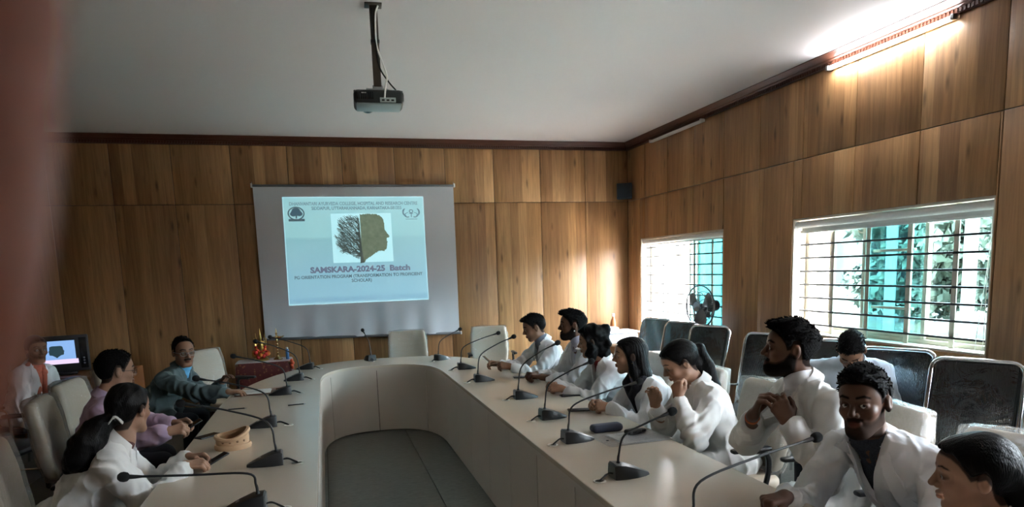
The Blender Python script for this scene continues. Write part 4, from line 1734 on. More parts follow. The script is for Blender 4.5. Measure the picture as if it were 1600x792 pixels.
    PEOPLE.append(info)
    return info

M_LENS = clear_mat('spectacle_lens', (0.92, 0.94, 0.95), gloss=0.10, rough=0.02)
def spectacles(i, material):
    s, R, H = i['s'], i['Rh'], i['Hc']
    W = lambda p: tuple(H+R@np.asarray(p)*s)
    mb = MB()
    for sg in (-1, 1):
        ring = []
        for k in range(20):
            a = 2*PI*k/20
            c, q = math.cos(a), math.sin(a)
            ring.append(W((sg*0.033+0.0245*math.copysign(abs(c)**0.7, c), 0.1055-0.006*abs(sg*0.033+0.0245*c)/0.05, 0.000+0.0165*math.copysign(abs(q)**0.8, q))))
        mb.tube(ring, 0.0016, 6, closed=True)
        mb.tube([W((sg*0.057, 0.099, 0.006)), W((sg*0.074, 0.06, 0.006)), W((sg*0.081, 0.0, 0.008)), W((sg*0.080, -0.022, -0.006))], 0.0017, 6)
    mb.tube([W((-0.009, 0.106, 0.004)), W((0, 0.110, 0.007)), W((0.009, 0.106, 0.004))], 0.0016, 6)
    g = mb.build('spectacles', material, i['root'])
    for sg in (-1, 1):
        ring = [W((sg*0.033+0.0235*math.cos(2*PI*k/16), 0.1045-0.006*abs(sg*0.033+0.0235*math.cos(2*PI*k/16))/0.05, 0.0155*math.sin(2*PI*k/16))) for k in range(16)]
        MB().add(ring, [tuple(range(16))]).build('lens', M_LENS, g)
# ------------------------------------------------------------------ clothes colours
C_GREY = mat('grey_blue_shirt', (0.15, 0.17, 0.22), 0.85, var=0.1)
C_TIE = mat('dark_tie', (0.03, 0.03, 0.045), 0.6, var=0.1)
C_LILAC = mat('lilac_check_shirt', (0.46, 0.45, 0.58), 0.85, var=0.15, nscale=60)
C_RED = mat('dark_red_top', (0.22, 0.018, 0.022), 0.8, var=0.1)
C_SCARF = mat('black_scarf', (0.018, 0.016, 0.024), 0.85, var=0.4, nscale=60, bump=0.5, bscale=80)
C_PURPLE = mat('purple_grey_dress', (0.17, 0.16, 0.24), 0.85, var=0.25, nscale=40)
C_WSHIRT = mat('white_shirt', (0.72, 0.72, 0.74), 0.85, var=0.02)
C_SPECK = mat('dark_speckled_shirt', (0.030, 0.036, 0.050), 0.85, var=0.9, nscale=160)
C_SUIT = cloth_mat_('grey_green_suit', (0.085, 0.118, 0.122), 0.4)
C_BLUE = mat('sky_blue_shirt', (0.10, 0.36, 0.60), 0.8, var=0.1)
C_PINK = cloth_mat_('pink_shirt', (0.52, 0.37, 0.50))
C_CORAL = mat('coral_scarf', (0.50, 0.14, 0.085), 0.85, var=0.35, nscale=50)
C_PALEB = cloth_mat_('pale_blue_shirt', (0.62, 0.70, 0.82))
C_MAROON = mat('maroon_kurta', (0.10, 0.035, 0.03), 0.85, var=0.2)
M_GOLD = mat('gold', (0.75, 0.50, 0.16), 0.28, var=0.1, metal=1.0)

SK_D = (0.115, 0.053, 0.031)
SK_M = (0.215, 0.108, 0.064)
SK_L = (0.345, 0.19, 0.122)

def strip_on_chest(i, pts, rad, name, material, flat=True, vox=0.006, k=0.012):
    F = Field()
    for a in range(len(pts)-1):
        F.cone(pts[a], pts[a+1], rad[a], rad[a+1], k)
    n = np_noise(5, 60, 5)
    V, Q = F.mesh(vox, post=lambda P, D: D+0.0025*n(P))
    link_mesh(name, np_mesh(name, V, Q), material, i['root'])

def tie(i):
    N, sp, f = i['N'], i['sp'], i['fwd']
    S = i['S']
    strip_on_chest(i, [N+f*0.070-sp*0.045, N+f*0.112-sp*0.12, N+f*0.118-sp*0.30], [0.012, 0.016, 0.020], 'tie', C_TIE)

def earring(side, material):
    def fn(i):
        p = i['Hc']+i['Rh']@np.array([side*0.083, -0.008, -0.040])*i['s']
        MB().ball(tuple(p), 0.0065, 8, 6).build('earring', material, i['root'])
    return fn

def wrist_band(i, side, along, r, wdt, name, material):
    sh, el, wr, HF, _ = i['arms'][side]
    d = unit(el-wr)
    c = wr+d*along
    q = Vector(d).to_track_quat('Z', 'Y').to_matrix()
    return MB().lathe([(r*0.86, -wdt/2), (r, -wdt/2), (r*1.02, 0), (r, wdt/2), (r*0.86, wdt/2)], 20, tuple(c), q).build(name, material, i['root']), c, d, HF

# ------------------------------------------------------------------ right side, far to near
def x_r1(i):
    tie(i)
    wrist_band(i, 'l', 0.02, 0.034, 0.012, 'bracelet', M_WHITE)
person('man in white coat at the far right of the table looking down at his phone', (2.34, 6.46), 186, (2.00, 6.449, 1.164), 174, 16, 0, s=1.07, sex='m', skin=SK_M,
       lh=dict(w=(1.70, 6.28, 0.812), d=(-0.9, 0.30, 0.16), p=(0.1, -0.75, 0.6), pose='hold'),
       rh=dict(w=(1.64, 6.47, 0.815), d=(-0.95, 0.05, 0.18), p=(0.1, 0.6, 0.7), pose='hold'),
       shirt=C_GREY, collar=True, vdepth=0.36, vwidth=0.060, vox=0.0042, seed=1, extra=x_r1,
       hair=dict(line='short', t=0.013, top=0.016, topy=0.02, quiff=0.010, amp=0.004, mat=M_HAIRC))
person('bearded man in white coat with lilac shirt sitting behind the phone user', (2.46, 5.70), 182, (2.10, 5.618, 1.242), 166, 0, 0, s=1.08, sex='m', skin=SK_D,
       lh=dict(w=(1.80, 5.60, 0.80), pose='clasp'), rh=dict(w=(1.80, 5.76, 0.80), pose='clasp'),
       shirt=C_LILAC, collar=True, vdepth=0.40, vwidth=0.075, vox=0.0042, seed=2, beard=1.0, extra=earring(-1, M_WHITE),
       hair=dict(line='short', t=0.012, top=0.014, topy=0.03, quiff=0.012, amp=0.003, mat=M_HAIRC))
person('woman with curly black hair and red top under her white coat, hands clasped', (2.38, 5.03), 184, (2.05, 5.037, 1.151), 150, 6, 0, s=1.04, sex='f', skin=SK_L,
       lh=dict(w=(1.765, 4.985, 0.800), d=(-0.9, 0.45, 0.05), p=(-0.1, -0.8, 0.6), pose='clasp'), rh=dict(w=(1.760, 5.135, 0.805), d=(-0.9, -0.42, 0.05), p=(-0.1, 0.8, 0.6), pose='clasp'),
       shirt=C_RED, shirt_name='top', vdepth=0.34, vwidth=0.050, vox=0.0042, seed=3,
       hair=dict(line='cover', t=0.022, top=0.014, topy=-0.02, amp=0.0060, freq=150, lump=90, vox=0.005,
                 chains=[([(0.055, 0.0, -0.02), (0.066, 0.005, -0.08), (0.062, 0.01, -0.125)], [0.034, 0.040, 0.030]),
                         ([(-0.055, 0.0, -0.02), (-0.066, 0.005, -0.08), (-0.062, 0.01, -0.125)], [0.034, 0.040, 0.030]),
                         ([(0, -0.07, -0.02), (0, -0.075, -0.10), (0, -0.065, -0.15)], [0.055, 0.055, 0.035]),
                         ([(0, -0.085, 0.075), (0.01, -0.115, 0.085), (0.0, -0.125, 0.05)], [0.030, 0.034, 0.024]),
                         ([(-0.02, -0.11, 0.03), (-0.03, -0.13, -0.03), (-0.02, -0.12, -0.08)], [0.022, 0.022, 0.014])]))
def x_r4(i):
    earring(-1, M_GOLD)(i)
    N, sp, f, la = i['N'], i['sp'], i['fwd'], i['lat']
    strip_on_chest(i, [N-f*0.07+sp*0.02, N-la*0.085+sp*0.00, N-la*0.075+f*0.075-sp*0.03, N-la*0.015+f*0.115-sp*0.09, N+la*0.01+f*0.135-sp*0.24, N+la*0.01+f*0.125-sp*0.34],
                   [0.028, 0.032, 0.036, 0.034, 0.026, 0.020], 'scarf', C_SCARF)
    strip_on_chest(i, [N-f*0.07+sp*0.02, N+la*0.085+sp*0.00, N+la*0.075+f*0.075-sp*0.03, N+la*0.02+f*0.115-sp*0.10], [0.028, 0.032, 0.034, 0.026], 'scarf', C_SCARF)
person('woman with long straight black hair and dark scarf over her white coat', (2.36, 4.26), 182, (2.05, 4.338, 1.117), 160, 0, 0, s=1.05, sex='f', skin=SK_L,
       lh=dict(w=(1.815, 4.165, 0.800), d=(-0.9, 0.45, 0.05), p=(-0.1, -0.8, 0.6), pose='clasp'), rh=dict(w=(1.80, 4.315, 0.805), d=(-0.9, -0.42, 0.05), p=(-0.1, 0.8, 0.6), pose='clasp'),
       shirt=C_PURPLE, shirt_name='dress', vdepth=0.38, vwidth=0.060, vox=0.0040, seed=4, extra=x_r4,
       hair=dict(line='cover', t=0.015, amp=0.0028, freq=480, aniso=(1, 1, 0.10),
                 chains=[([(0.03, -0.06, 0.0), (0.045, -0.085, -0.12), (0.05, -0.105, -0.24), (0.035, -0.13, -0.36)], [0.055, 0.052, 0.046, 0.026]),
                         ([(-0.03, -0.06, 0.0), (-0.045, -0.085, -0.12), (-0.05, -0.105, -0.24), (-0.035, -0.13, -0.36)], [0.055, 0.052, 0.046, 0.026]),
                         ([(-0.062, 0.0, -0.02), (-0.068, -0.02, -0.10), (-0.075, -0.045, -0.18)], [0.024, 0.030, 0.026]),
                         ([(0.062, 0.0, -0.02), (0.068, -0.02, -0.10), (0.075, -0.045, -0.18)], [0.024, 0.030, 0.026])]))
person('woman with a long ponytail looking down, one hand at her chin', (2.36, 3.56), 176, (2.05, 3.639, 1.157), 166, 27, 0, s=1.05, sex='f', skin=SK_L,
       lh=dict(w=(1.945, 3.47, 0.978), d=(0.10, 0.35, 0.9), p=(-0.9, -0.4, 0.1), pose='clasp', pole=(-0.1, -0.6, -1.0)),
       rh=dict(w=(1.865, 3.60, 0.912), d=(-0.18, -0.10, 0.95), p=(0.75, 0.65, 0.1), pose='relaxed', pole=(-0.1, 0.3, -1.0)),
       shirt=C_WSHIRT, coat=M_COATW, vdepth=0.24, vwidth=0.042, vox=0.0036, seed=5, eye=0.55, open_neck=0.14,
       hair=dict(line='woman', t=0.012, amp=0.0016, freq=420, aniso=(1, 0.3, 0.6),
                 chains=[([(2.145, 3.655, 1.245), (2.185, 3.640, 1.232), (2.225, 3.615, 1.13), (2.262, 3.59, 1.00), (2.29, 3.575, 0.86), (2.31, 3.57, 0.72)], [0.022, 0.030, 0.036, 0.032, 0.024, 0.008], 'w'),
                         ([(2.125, 3.665, 1.215), (2.160, 3.645, 1.15), (2.205, 3.615, 1.05), (2.24, 3.595, 0.95)], [0.040, 0.040, 0.034, 0.022], 'w')]))
def x_r6(i):
    b, c, d, HF = wrist_band(i, 'l', 0.022, 0.034, 0.016, 'watch_strap', M_BLACK)
    out = HF[:, 2]
    q = Vector(out).to_track_quat('Z', 'Y').to_matrix()
    w = MB().lathe([(0.0, 0.0), (0.021, 0.0), (0.0225, 0.004), (0.021, 0.010), (0.018, 0.011)], 24, tuple(c+out*0.029), q).build('watch', M_CHROME, i['root'])
    MB().lathe([(0.0, 0.0115), (0.0178, 0.0115), (0.0178, 0.0105), (0.0, 0.0105)], 24, tuple(c+out*0.029), q).build('watch_dial', mat('dial_grey', (0.30, 0.32, 0.34), 0.3, var=0.5, nscale=200), w)
    wrist_band(i, 'r', 0.022, 0.034, 0.014, 'bracelet', mat('orange_thread', (0.55, 0.12, 0.03), 0.7, var=0.3, nscale=120))
person('tall bearded man in white coat with wristwatch adjusting his collar', (2.44, 2.66), 172, (2.10, 2.699, 1.334), 152, -4, 0, s=1.09, sex='m', skin=SK_D, hip=0.62,
       lh=dict(w=(1.985, 2.545, 1.020), d=(-0.10, 0.62, 0.78), p=(-0.62, -0.72, 0.35), pose='relaxed', pole=(0.1, -0.5, -1.0)),
       rh=dict(w=(1.905, 2.70, 1.030), d=(0.25, -0.30, 0.90), p=(-0.75, 0.62, 0.3), pose='pinch', pole=(-0.3, 0.5, -1.0)),
       shirt=C_WSHIRT, coat=M_COATW, vdepth=0.30, vwidth=0.045, collar=True, vox=0.0030, seed=6, beard=1.0, extra=x_r6,
       hair=dict(line='short', t=0.013, top=0.026, topy=0.01, quiff=0.012, amp=0.0040, freq=500, mat=M_HAIRC))
person('man in white coat and dark shirt turning his face towards the camera', (2.42, 1.98), 196, (2.05, 2.18, 1.178), 206, 2, 4, s=1.12, sex='m', skin=SK_D,
       rh=dict(w=(1.745, 2.245, 0.800), d=(-1, -0.05, -0.08), p=(0.1, 0.0, 1.0), pose='fist'), lh=dict(w=(1.78, 1.72, 0.80), pose='relaxed'),
       shirt=C_SPECK, vdepth=0.66, vwidth=0.085, collar=True, vox=0.0028, seed=7, beard=0.85, gaze=(-22, 2),
       hair=dict(line='short', t=0.014, top=0.028, topy=0.02, quiff=0.022, amp=0.0030, freq=500, mat=M_HAIRC))
person('woman with smooth black hair at the lower right corner, seen from the side', (2.36, 1.52), 176, (1.98, 1.638, 1.042), 143, 4, 0, s=1.06, sex='f', skin=SK_L,
       lh=dict(w=(1.80, 1.42, 0.80), pose='clasp'), rh=dict(w=(1.80, 1.55, 0.80), pose='clasp'),
       shirt=C_MAROON, shirt_name='dress', vdepth=0.30, vwidth=0.05, vox=0.0028, seed=8,
       hair=dict(line='woman', t=0.017, amp=0.0016, freq=420, aniso=(1, 0.25, 0.5),
                 chains=[([(0, -0.09, 0.0), (0, -0.125, -0.06), (0, -0.135, -0.18), (0, -0.14, -0.30)], [0.050, 0.046, 0.042, 0.02])]))
person('man in pale blue shirt by the window bowing his head low', (3.58, 4.16), 226, (3.33, 3.667, 1.142), 224, 50, 0, s=1.04, sex='m', skin=SK_M,
       lh=dict(w=(3.38, 3.62, 0.70), pose='clasp'), rh=dict(w=(3.22, 3.80, 0.70), pose='clasp'),
       coat=C_PALEB, coat_name='shirt', vdepth=0.06, vwidth=0.02, lapel=True, vox=0.0040, seed=9, skirt=False, wide=1.06,
       hair=dict(line='short', t=0.012, top=0.010, amp=0.0025, mat=M_HAIRC))
# ------------------------------------------------------------------ left side, far to near
person('moustached man in grey suit and spectacles leaning on the table', (-1.62, 6.62), -12, (-1.25, 6.56, 1.117), -62, 4, 0, s=1.08, sex='m', skin=SK_M,
       rh=dict(w=(-0.855, 6.10, 0.800), d=(0.95, 0.1, -0.05), p=(0, 0, 1), pose='relaxed'), lh=dict(w=(-0.98, 6.72, 0.80), pose='relaxed'),
       coat=C_SUIT, coat_name='suit_jacket', shirt=C_BLUE, vdepth=0.34, vwidth=0.055, collar=True, vox=0.0042, seed=10, moustache=1.0, wide=1.14, jaw=1.06,
       extra=lambda i: spectacles(i, M_STEEL), hair=dict(line='recede', t=0.012, temple=0.01, amp=0.002, mat=M_HAIRC))
person('man in pink shirt and dark rimmed spectacles holding a phone', (-1.60, 5.06), 8, (-1.40, 5.094, 1.155), 33, 4, 0, s=1.08, sex='m', skin=SK_L,
       rh=dict(w=(-1.03, 4.63, 0.800), d=(0.95, 0.25, 0.1), p=(0, -0.6, 0.8), pose='hold'), lh=dict(w=(-1.03, 4.86, 0.805), d=(0.95, -0.15, 0.1), p=(0, 0.6, 0.8), pose='hold'),
       coat=C_PINK, coat_name='shirt', vdepth=0.07, vwidth=0.025, vox=0.0036, seed=11, skirt=False, wide=1.06,
       extra=lambda i: spectacles(i, M_BLACK), hair=dict(line='short', t=0.015, top=0.012, topy=-0.02, amp=0.0038, freq=400, mat=M_HAIRC))
def x_l3(i):
    # claw clip holding the tail
    F = i
    c = i['Hc']+i['Rh']@np.array([0.02, -0.118, -0.035])*i['s']
    mb = MB()
    for k in range(5):
        a = c+np.array([-0.03+0.015*k, 0, 0.0])
        mb.tube(bez([tuple(a+np.array([0, 0.03, -0.015])), tuple(a+np.array([0, 0.0, 0.022])), tuple(a+np.array([0, -0.035, -0.012]))], 5), 0.004, 6)
    mb.tube([tuple(c+np.array([-0.036, -0.006, 0.020])), tuple(c+np.array([0.036, -0.006, 0.020]))], 0.006, 8)
    mb.build('hair_clip', mat('pearly_clip', (0.55, 0.55, 0.52), 0.2, var=0.1), i['root'])
person('woman in white coat with clipped black hair, turned away, holding a phone', (-1.34, 3.70), 12, (-1.00, 3.775, 1.108), 66, 4, 0, s=1.06, sex='f', skin=SK_L,
       rh=dict(w=(-0.760, 3.735, 0.798), d=(0.95, 0.30, -0.05), p=(0.1, -0.3, 0.95), pose='hold'), lh=dict(w=(-0.770, 3.90, 0.800), d=(0.95, -0.15, 0.0), p=(0, 0.5, 0.8), pose='hold'),
       shirt=C_MAROON, shirt_name='kurta', coat=M_COATW, vdepth=0.30, vwidth=0.05, vox=0.0034, seed=12, extra=x_l3,
       hair=dict(line='woman', t=0.015, amp=0.0030, freq=260, lump=80, aniso=(1, 0.5, 0.6),
                 chains=[([(-1.06, 3.68, 1.085), (-1.11, 3.63, 1.055), (-1.155, 3.59, 0.99), (-1.19, 3.57, 0.92), (-1.235, 3.57, 0.875)], [0.038, 0.050, 0.064, 0.058, 0.022], 'w'),
                         ([(-1.12, 3.62, 1.02), (-1.13, 3.60, 0.93), (-1.155, 3.58, 0.87)], [0.045, 0.050, 0.022], 'w')]))
def x_l4(i):
    N, sp, f, la = i['N'], i['sp'], i['fwd'], i['lat']
    for sg in (-1, 1):
        strip_on_chest(i, [N-f*0.055+sp*0.015, N+la*sg*0.065+sp*0.0, N+la*sg*0.045+f*0.075-sp*0.06, N+la*sg*0.04+f*0.135-sp*0.20, N+la*sg*0.04+f*0.14-sp*0.36], [0.020, 0.022, 0.024, 0.026, 0.026], 'scarf', C_CORAL)
person('woman in white coat with coral scarf sitting apart by the monitor', (-2.80, 7.20), -28, (-2.60, 7.143, 1.166), -48, 3, 0, s=1.04, sex='f', skin=SK_M,
       rh=dict(w=(-2.44, 6.98, 0.735), d=(0.9, 0.2, -0.1), p=(0.1, -0.2, 1), pose='relaxed'), lh=dict(w=(-2.40, 7.18, 0.735), d=(0.8, -0.5, -0.1), p=(0.1, 0.2, 1), pose='relaxed'),
       shirt=C_CORAL, shirt_name='kurta', vdepth=0.42, vwidth=0.065, vox=0.0045, seed=13, extra=x_l4, trousers=C_MAROON,
       hair=dict(line='woman', t=0.012, amp=0.0016, aniso=(1, 0.3, 0.6), chains=[([(0, -0.09, 0.0), (0, -0.12, -0.06)], [0.04, 0.035])]))
# ================================================================== chairs
M_CREAM = mat('cream_leatherette', (0.54, 0.455, 0.35), 0.42, var=0.04, nscale=5, bump=0.15, bscale=30)
M_WRAP = clear_mat('plastic_wrap', (0.95, 0.95, 0.95), gloss=0.10, rough=0.12, bump=0.9, bscale=16, milky=0.09, milk_col=(0.85, 0.86, 0.86))
def mesh_back_mat():
    m = bpy.data.materials.new('black_mesh')
    nt, N, L, b = nodes_of(m)
    tc = N.new('ShaderNodeTexCoord')
    v = N.new('ShaderNodeTexWave')
    v.bands_direction = 'X'
    v.inputs['Scale'].default_value = 34
    v.inputs['Distortion'].default_value = 0.0
    L.new(tc.outputs['Object'], v.inputs['Vector'])
    r = N.new('ShaderNodeValToRGB')
    r.color_ramp.elements[0].position = 0.30
    r.color_ramp.elements[0].color = (0.030, 0.033, 0.036, 1)
    r.color_ramp.elements[1].position = 0.60
    r.color_ramp.elements[1].color = (0.012, 0.013, 0.015, 1)
    L.new(v.outputs[1], r.inputs[0])
    L.new(r.outputs[0], b.inputs['Base Color'])
    bp = N.new('ShaderNodeBump')
    bp.inputs['Strength'].default_value = 0.4
    bp.inputs['Distance'].default_value = 0.003
    L.new(v.outputs[1], bp.inputs['Height'])
    L.new(bp.outputs[0], b.inputs['Normal'])
    pset(b, rough=0.22, coat=0.6, coat_rough=0.15)
    return m
M_MESHB = mesh_back_mat()
M_FILM = clear_mat('clear_film', (0.93, 0.95, 0.96), gloss=0.10, rough=0.12, bump=0.35, bscale=7)

def back_shape(off, rnd_, h, nz=None):
    """padded office chair back: wide, rounded, slightly dished and leaning back"""
    lo, hi = np.array([-0.32, -0.40, 0.42]), np.array([0.32, -0.06, 1.10])
    n = tuple(int(q) for q in np.ceil((hi-lo)/h)+1)
    P = np.stack(np.meshgrid(*[lo[i]+h*np.arange(n[i]) for i in range(3)], indexing='ij'), -1)
    x, y, z = P[..., 0], P[..., 1], P[..., 2]
    t = np.clip((z-0.50)/0.50, 0, 1)
    wd = np.interp(t, [0, 0.35, 0.75, 1], [0.225, 0.25, 0.245, 0.225])
    yc = -0.178-0.085*t+0.028*(x/0.25)**2-0.018*np.sin(PI*np.clip(t*1.5, 0, 1))*0.5
    q = np.stack([x*(0.25/wd), y-yc, z-0.755], -1)
    D = d_box(q, (0, 0, 0), (0.25+off, 0.042+off, 0.255+off), rnd_)
    if nz is not None:
        D = D+nz(P)
    return nets(D, lo, h)

def cream_chair():
    t = thing('office_chair', 'x', 'chair', group='cream padded office chairs')
    n = np_noise(3, 14, 5)
    V, Q = back_shape(0.0, 0.040, 0.012, lambda P: 0.0015*n(P))
    link_mesh('backrest', np_mesh('backrest', V, Q), M_CREAM, t)
    F = Field().box((0, 0.07, 0.445), (0.25, 0.245, 0.045), 0.04)
    V, Q = F.mesh(0.014, post=lambda P, D: D+0.002*n(P))
    link_mesh('seat', np_mesh('seat', V, Q), M_CREAM, t)
    n2 = np_noise(8, 34, 6)
    n3 = np_noise(9, 90, 6)
    V, Q = back_shape(0.011, 0.016, 0.009, lambda P: 0.0040*n2(P)+0.0016*n3(P))
    link_mesh('plastic_wrap', np_mesh('plastic_wrap', V, Q), M_WRAP, t)
    for s in (-1, 1):
        MB().tube(bez([(s*0.20, -0.02, 0.40), (s*0.285, -0.02, 0.42), (s*0.295, -0.05, 0.55), (s*0.290, -0.03, 0.655), (s*0.288, 0.10, 0.668)], 6), 0.016, 8).build('arm_support', M_BLACK, t)
        MB().box((s*0.288, 0.06, 0.680), (0.05, 0.25, 0.026), bev=0.012).build('armrest', M_BLACK, t)
    MB().box((0, -0.13, 0.42), (0.08, 0.24, 0.02), bev=0.006).box((0, -0.245, 0.50), (0.08, 0.02, 0.17), bev=0.006).build('back_bracket', M_BLACK, t)
    MB().lathe([(0.055, 0.40), (0.05, 0.37), (0.026, 0.36), (0.026, 0.20), (0.035, 0.19), (0.035, 0.08), (0.05, 0.07)], 16, (0, 0.06, 0)).build('gas_column', M_BLACK, t)
    for k in range(5):
        a = 2*PI*k/5+0.3
        c, s = math.cos(a), math.sin(a)
        MB().tube([(0.02*c, 0.06+0.02*s, 0.10), (0.16*c, 0.06+0.16*s, 0.09), (0.29*c, 0.06+0.29*s, 0.068)], [0.026, 0.022, 0.015], 8).build('base_arm', M_BLACK, t)
        q = Vector((-s, c, 0)).to_track_quat('Z', 'Y').to_matrix()
        MB().lathe([(0.010, -0.022), (0.028, -0.020), (0.030, -0.012), (0.030, 0.012), (0.028, 0.020), (0.010, 0.022)], 14, (0.30*c, 0.06+0.30*s, 0.031), q).build('caster', M_BLACKG, t)
    return t

def mesh_chair():
    t = thing('visitor_chair', 'x', 'chair', group='black mesh chairs with chrome frames')
    lean = math.radians(15)
    def bp(u, v, d=0.0):                    # back plane: u across, v up from the seat
        return (u, -0.20-v*math.sin(lean)+d*math.cos(lean)-0.0, 0.50+v*math.cos(lean)+d*math.sin(lean))
    w, h, r = 0.245, 0.62, 0.07
    ring = []
    for (cx, cy, a0) in ((w-r, h-r, 0), (-w+r, h-r, 90), (-w+r, r, 180), (w-r, r, 270)):
        for k in range(7):
            a = math.radians(a0+90*k/6)
            ring.append(bp(cx+r*math.cos(a), cy+r*math.sin(a)))
    MB().tube(ring, 0.016, 10, closed=True).build('back_frame', M_CHROME, t)
    def panel(d, ins, ny=12, nx=10):
        rows = []
        for i in range(ny+1):
            v = ins+(h-2*ins)*i/ny
            e = min(v, h-v)
            cw = w-ins-(max(0, r-e)*0.45 if e < r else 0)
            rows.append([bp(-cw+2*cw*k/nx, v, d-0.018*(1-(2*k/nx-1)**2)) for k in range(nx+1)])
        return MB().sheet(rows)
    panel(0.006, 0.014).build('mesh_panel', M_MESHB, t)
    panel(-0.006, 0.014).build('mesh_panel', M_MESHB, t)
    rows = []
    rg = np_noise(4, 22, 5)
    for i in range(25):
        v = 0.02+(h-0.04)*i/24
        rows.append([bp(-0.215+0.43*k/20, v, 0.026+0.006*float(rg(np.array([k*0.02, i*0.025, 0.0])))) for k in range(21)])
    MB().sheet(rows).build('plastic_film', M_FILM, t)
    MB().box((0, 0.06, 0.455), (0.47, 0.47, 0.06), bev=0.028).build('seat', M_BLACK, t)
    for s in (-1, 1):
        MB().tube(bez([(s*0.245, -0.22, 0.64), (s*0.275, -0.08, 0.655), (s*0.275, 0.12, 0.655), (s*0.270, 0.20, 0.60), (s*0.265, 0.20, 0.30), (s*0.262, 0.20, 0.02)], 6), 0.0125, 8).build('arm_frame', M_CHROME, t)
        MB().box((s*0.275, 0.02, 0.672), (0.055, 0.27, 0.028), rot=Matrix.Rotation(0.04, 3, 'X'), bev=0.013).build('armrest', M_BLACKG, t)
        MB().tube(bez([(s*0.240, -0.205, 0.52), (s*0.25, -0.20, 0.40), (s*0.26, -0.26, 0.02)], 6), 0.0125, 8).build('rear_leg', M_CHROME, t)
        MB().tube([(s*0.262, -0.235, 0.20), (s*0.264, 0.20, 0.20)], 0.010, 8).build('side_rail', M_CHROME, t)
    return t

_first = {}
def place(kind, make, label, x, y, phi):
    if kind not in _first:
        o = make()
        _first[kind] = o
    else:
        o = copy_tree(_first[kind])
    o['label'] = label
    o.location = (x, y, 0.002)
    o.rotation_euler = (0, 0, math.radians(phi-90))
    return o
def cchair(label, x, y, phi):
    return place('c', cream_chair, label, x, y, phi)
def mchair(label, x, y, phi):
    return place('m', mesh_chair, label, x, y, phi)

cchair('empty wrapped cream office chair below the middle of the projection screen', 0.985, 8.52, -92)
cchair('empty wrapped cream office chair right of the projection screen by the wood wall', 2.05, 8.50, -96)
cchair('empty wrapped cream office chair between the suited man and the red altar table', -1.10, 7.62, -32)
cchair('cream office chair of the man in the pink shirt, wrapped in plastic', -1.62, 5.06, 6)
cchair('empty cream office chair just beyond the man in the pink shirt', -1.72, 5.86, -4)
cchair('empty wrapped cream office chair in the lower left corner', -1.36, 2.95, 14)
cchair('cream office chair the suited man sits on', -1.66, 6.64, -12)
cchair('cream office chair under the woman with the hair clip', -1.36, 3.72, 10)
cchair('cream office chair of the man looking at his phone', 2.38, 6.46, 186)
cchair('cream office chair of the bearded man in lilac shirt', 2.48, 5.70, 182)
cchair('cream office chair of the curly haired woman with the red top', 2.40, 5.03, 184)
cchair('cream office chair of the woman with the dark scarf', 2.38, 4.26, 182)
cchair('cream office chair right behind the ponytailed woman', 2.36, 3.54, 178)
cchair('cream office chair of the tall man adjusting his collar', 2.48, 2.72, 176)
cchair('cream office chair of the man looking into the camera', 2.46, 1.98, 190)
cchair('cream office chair of the woman in the lower right corner', 2.42, 1.32, 178)

mchair('black mesh chair farthest back along the window wall', 3.48, 7.22, 196)
mchair('black mesh chair left of the pedestal fan pole', 3.48, 6.60, 198)
mchair('black mesh chair right of the pedestal fan, under the small window', 3.48, 6.02, 200)
mchair('black mesh chair mostly hidden behind the tall bearded man', 3.48, 5.00, 204)
mchair('black mesh chair the bowed man in pale blue sits on', 3.62, 4.26, 222)
mchair('black mesh chair between the bowed man and the nearest mesh chair', 3.52, 3.66, 204)
mchair('nearest black mesh chair, below the right end of the large window', 3.50, 3.02, 206)
mchair('black mesh chair cut off by the right edge of the picture', 3.48, 2.36, 208)
mchair('dark chair with chrome arms under the woman with the coral scarf', -2.84, 7.22, -28)
mchair('empty dark chair with chrome frame at the left edge of the picture', -2.62, 6.22, -10)

# ================================================================== projection screen
M_SCREEN = mat('screen_fabric', (0.58, 0.58, 0.62), 0.75, var=0.02, nscale=3)
M_SBAR = mat('screen_bar', (0.13, 0.13, 0.14), 0.45, var=0.05)
SX0, SX1, SZ1 = -0.775, 1.762, 2.872
YS = YB-0.045
ps = thing('projection_screen', 'large grey white projection screen hanging on the back wall', 'screen', ((SX0+SX1)/2, YS, 0.94))
CXS, CZS = (SX0+SX1)/2, 0.94
def fab(x, z):
    """fabric depth: hanging waves that grow towards the lower edge"""
    u = (x-SX0)/(SX1-SX0)
    k = max(0.0, (1.55-z)/0.6)
    return -0.017*k*(math.sin(u*31)+0.6*math.sin(u*53+1.2)+0.4*math.sin(u*17+0.5))*0.8
rows = []
for i in range(49):
    f = i/48
    row = []
    for k in range(90):
        u = k/89
        x = SX0+0.012+(SX1-SX0-0.024)*u
        zb_ = 0.975-0.060*u
        z = SZ1-(SZ1-zb_)*f
        row.append((x-CXS, fab(x, z), z-CZS))
    rows.append(row)
MB().sheet(rows).build('fabric', M_SCREEN, ps)
MB().box((0, -0.004, SZ1-CZS+0.008), (SX1-SX0, 0.03, 0.028), bev=0.006).build('top_bar', M_SBAR, ps)
ang = math.atan2(-0.060, SX1-SX0)
MB().box((0, -0.004, 0.945-CZS), (SX1-SX0+0.01, 0.028, 0.034), rot=Matrix.Rotation(-ang, 3, 'Y'), bev=0.012).build('bottom_bar', M_SBAR, ps)
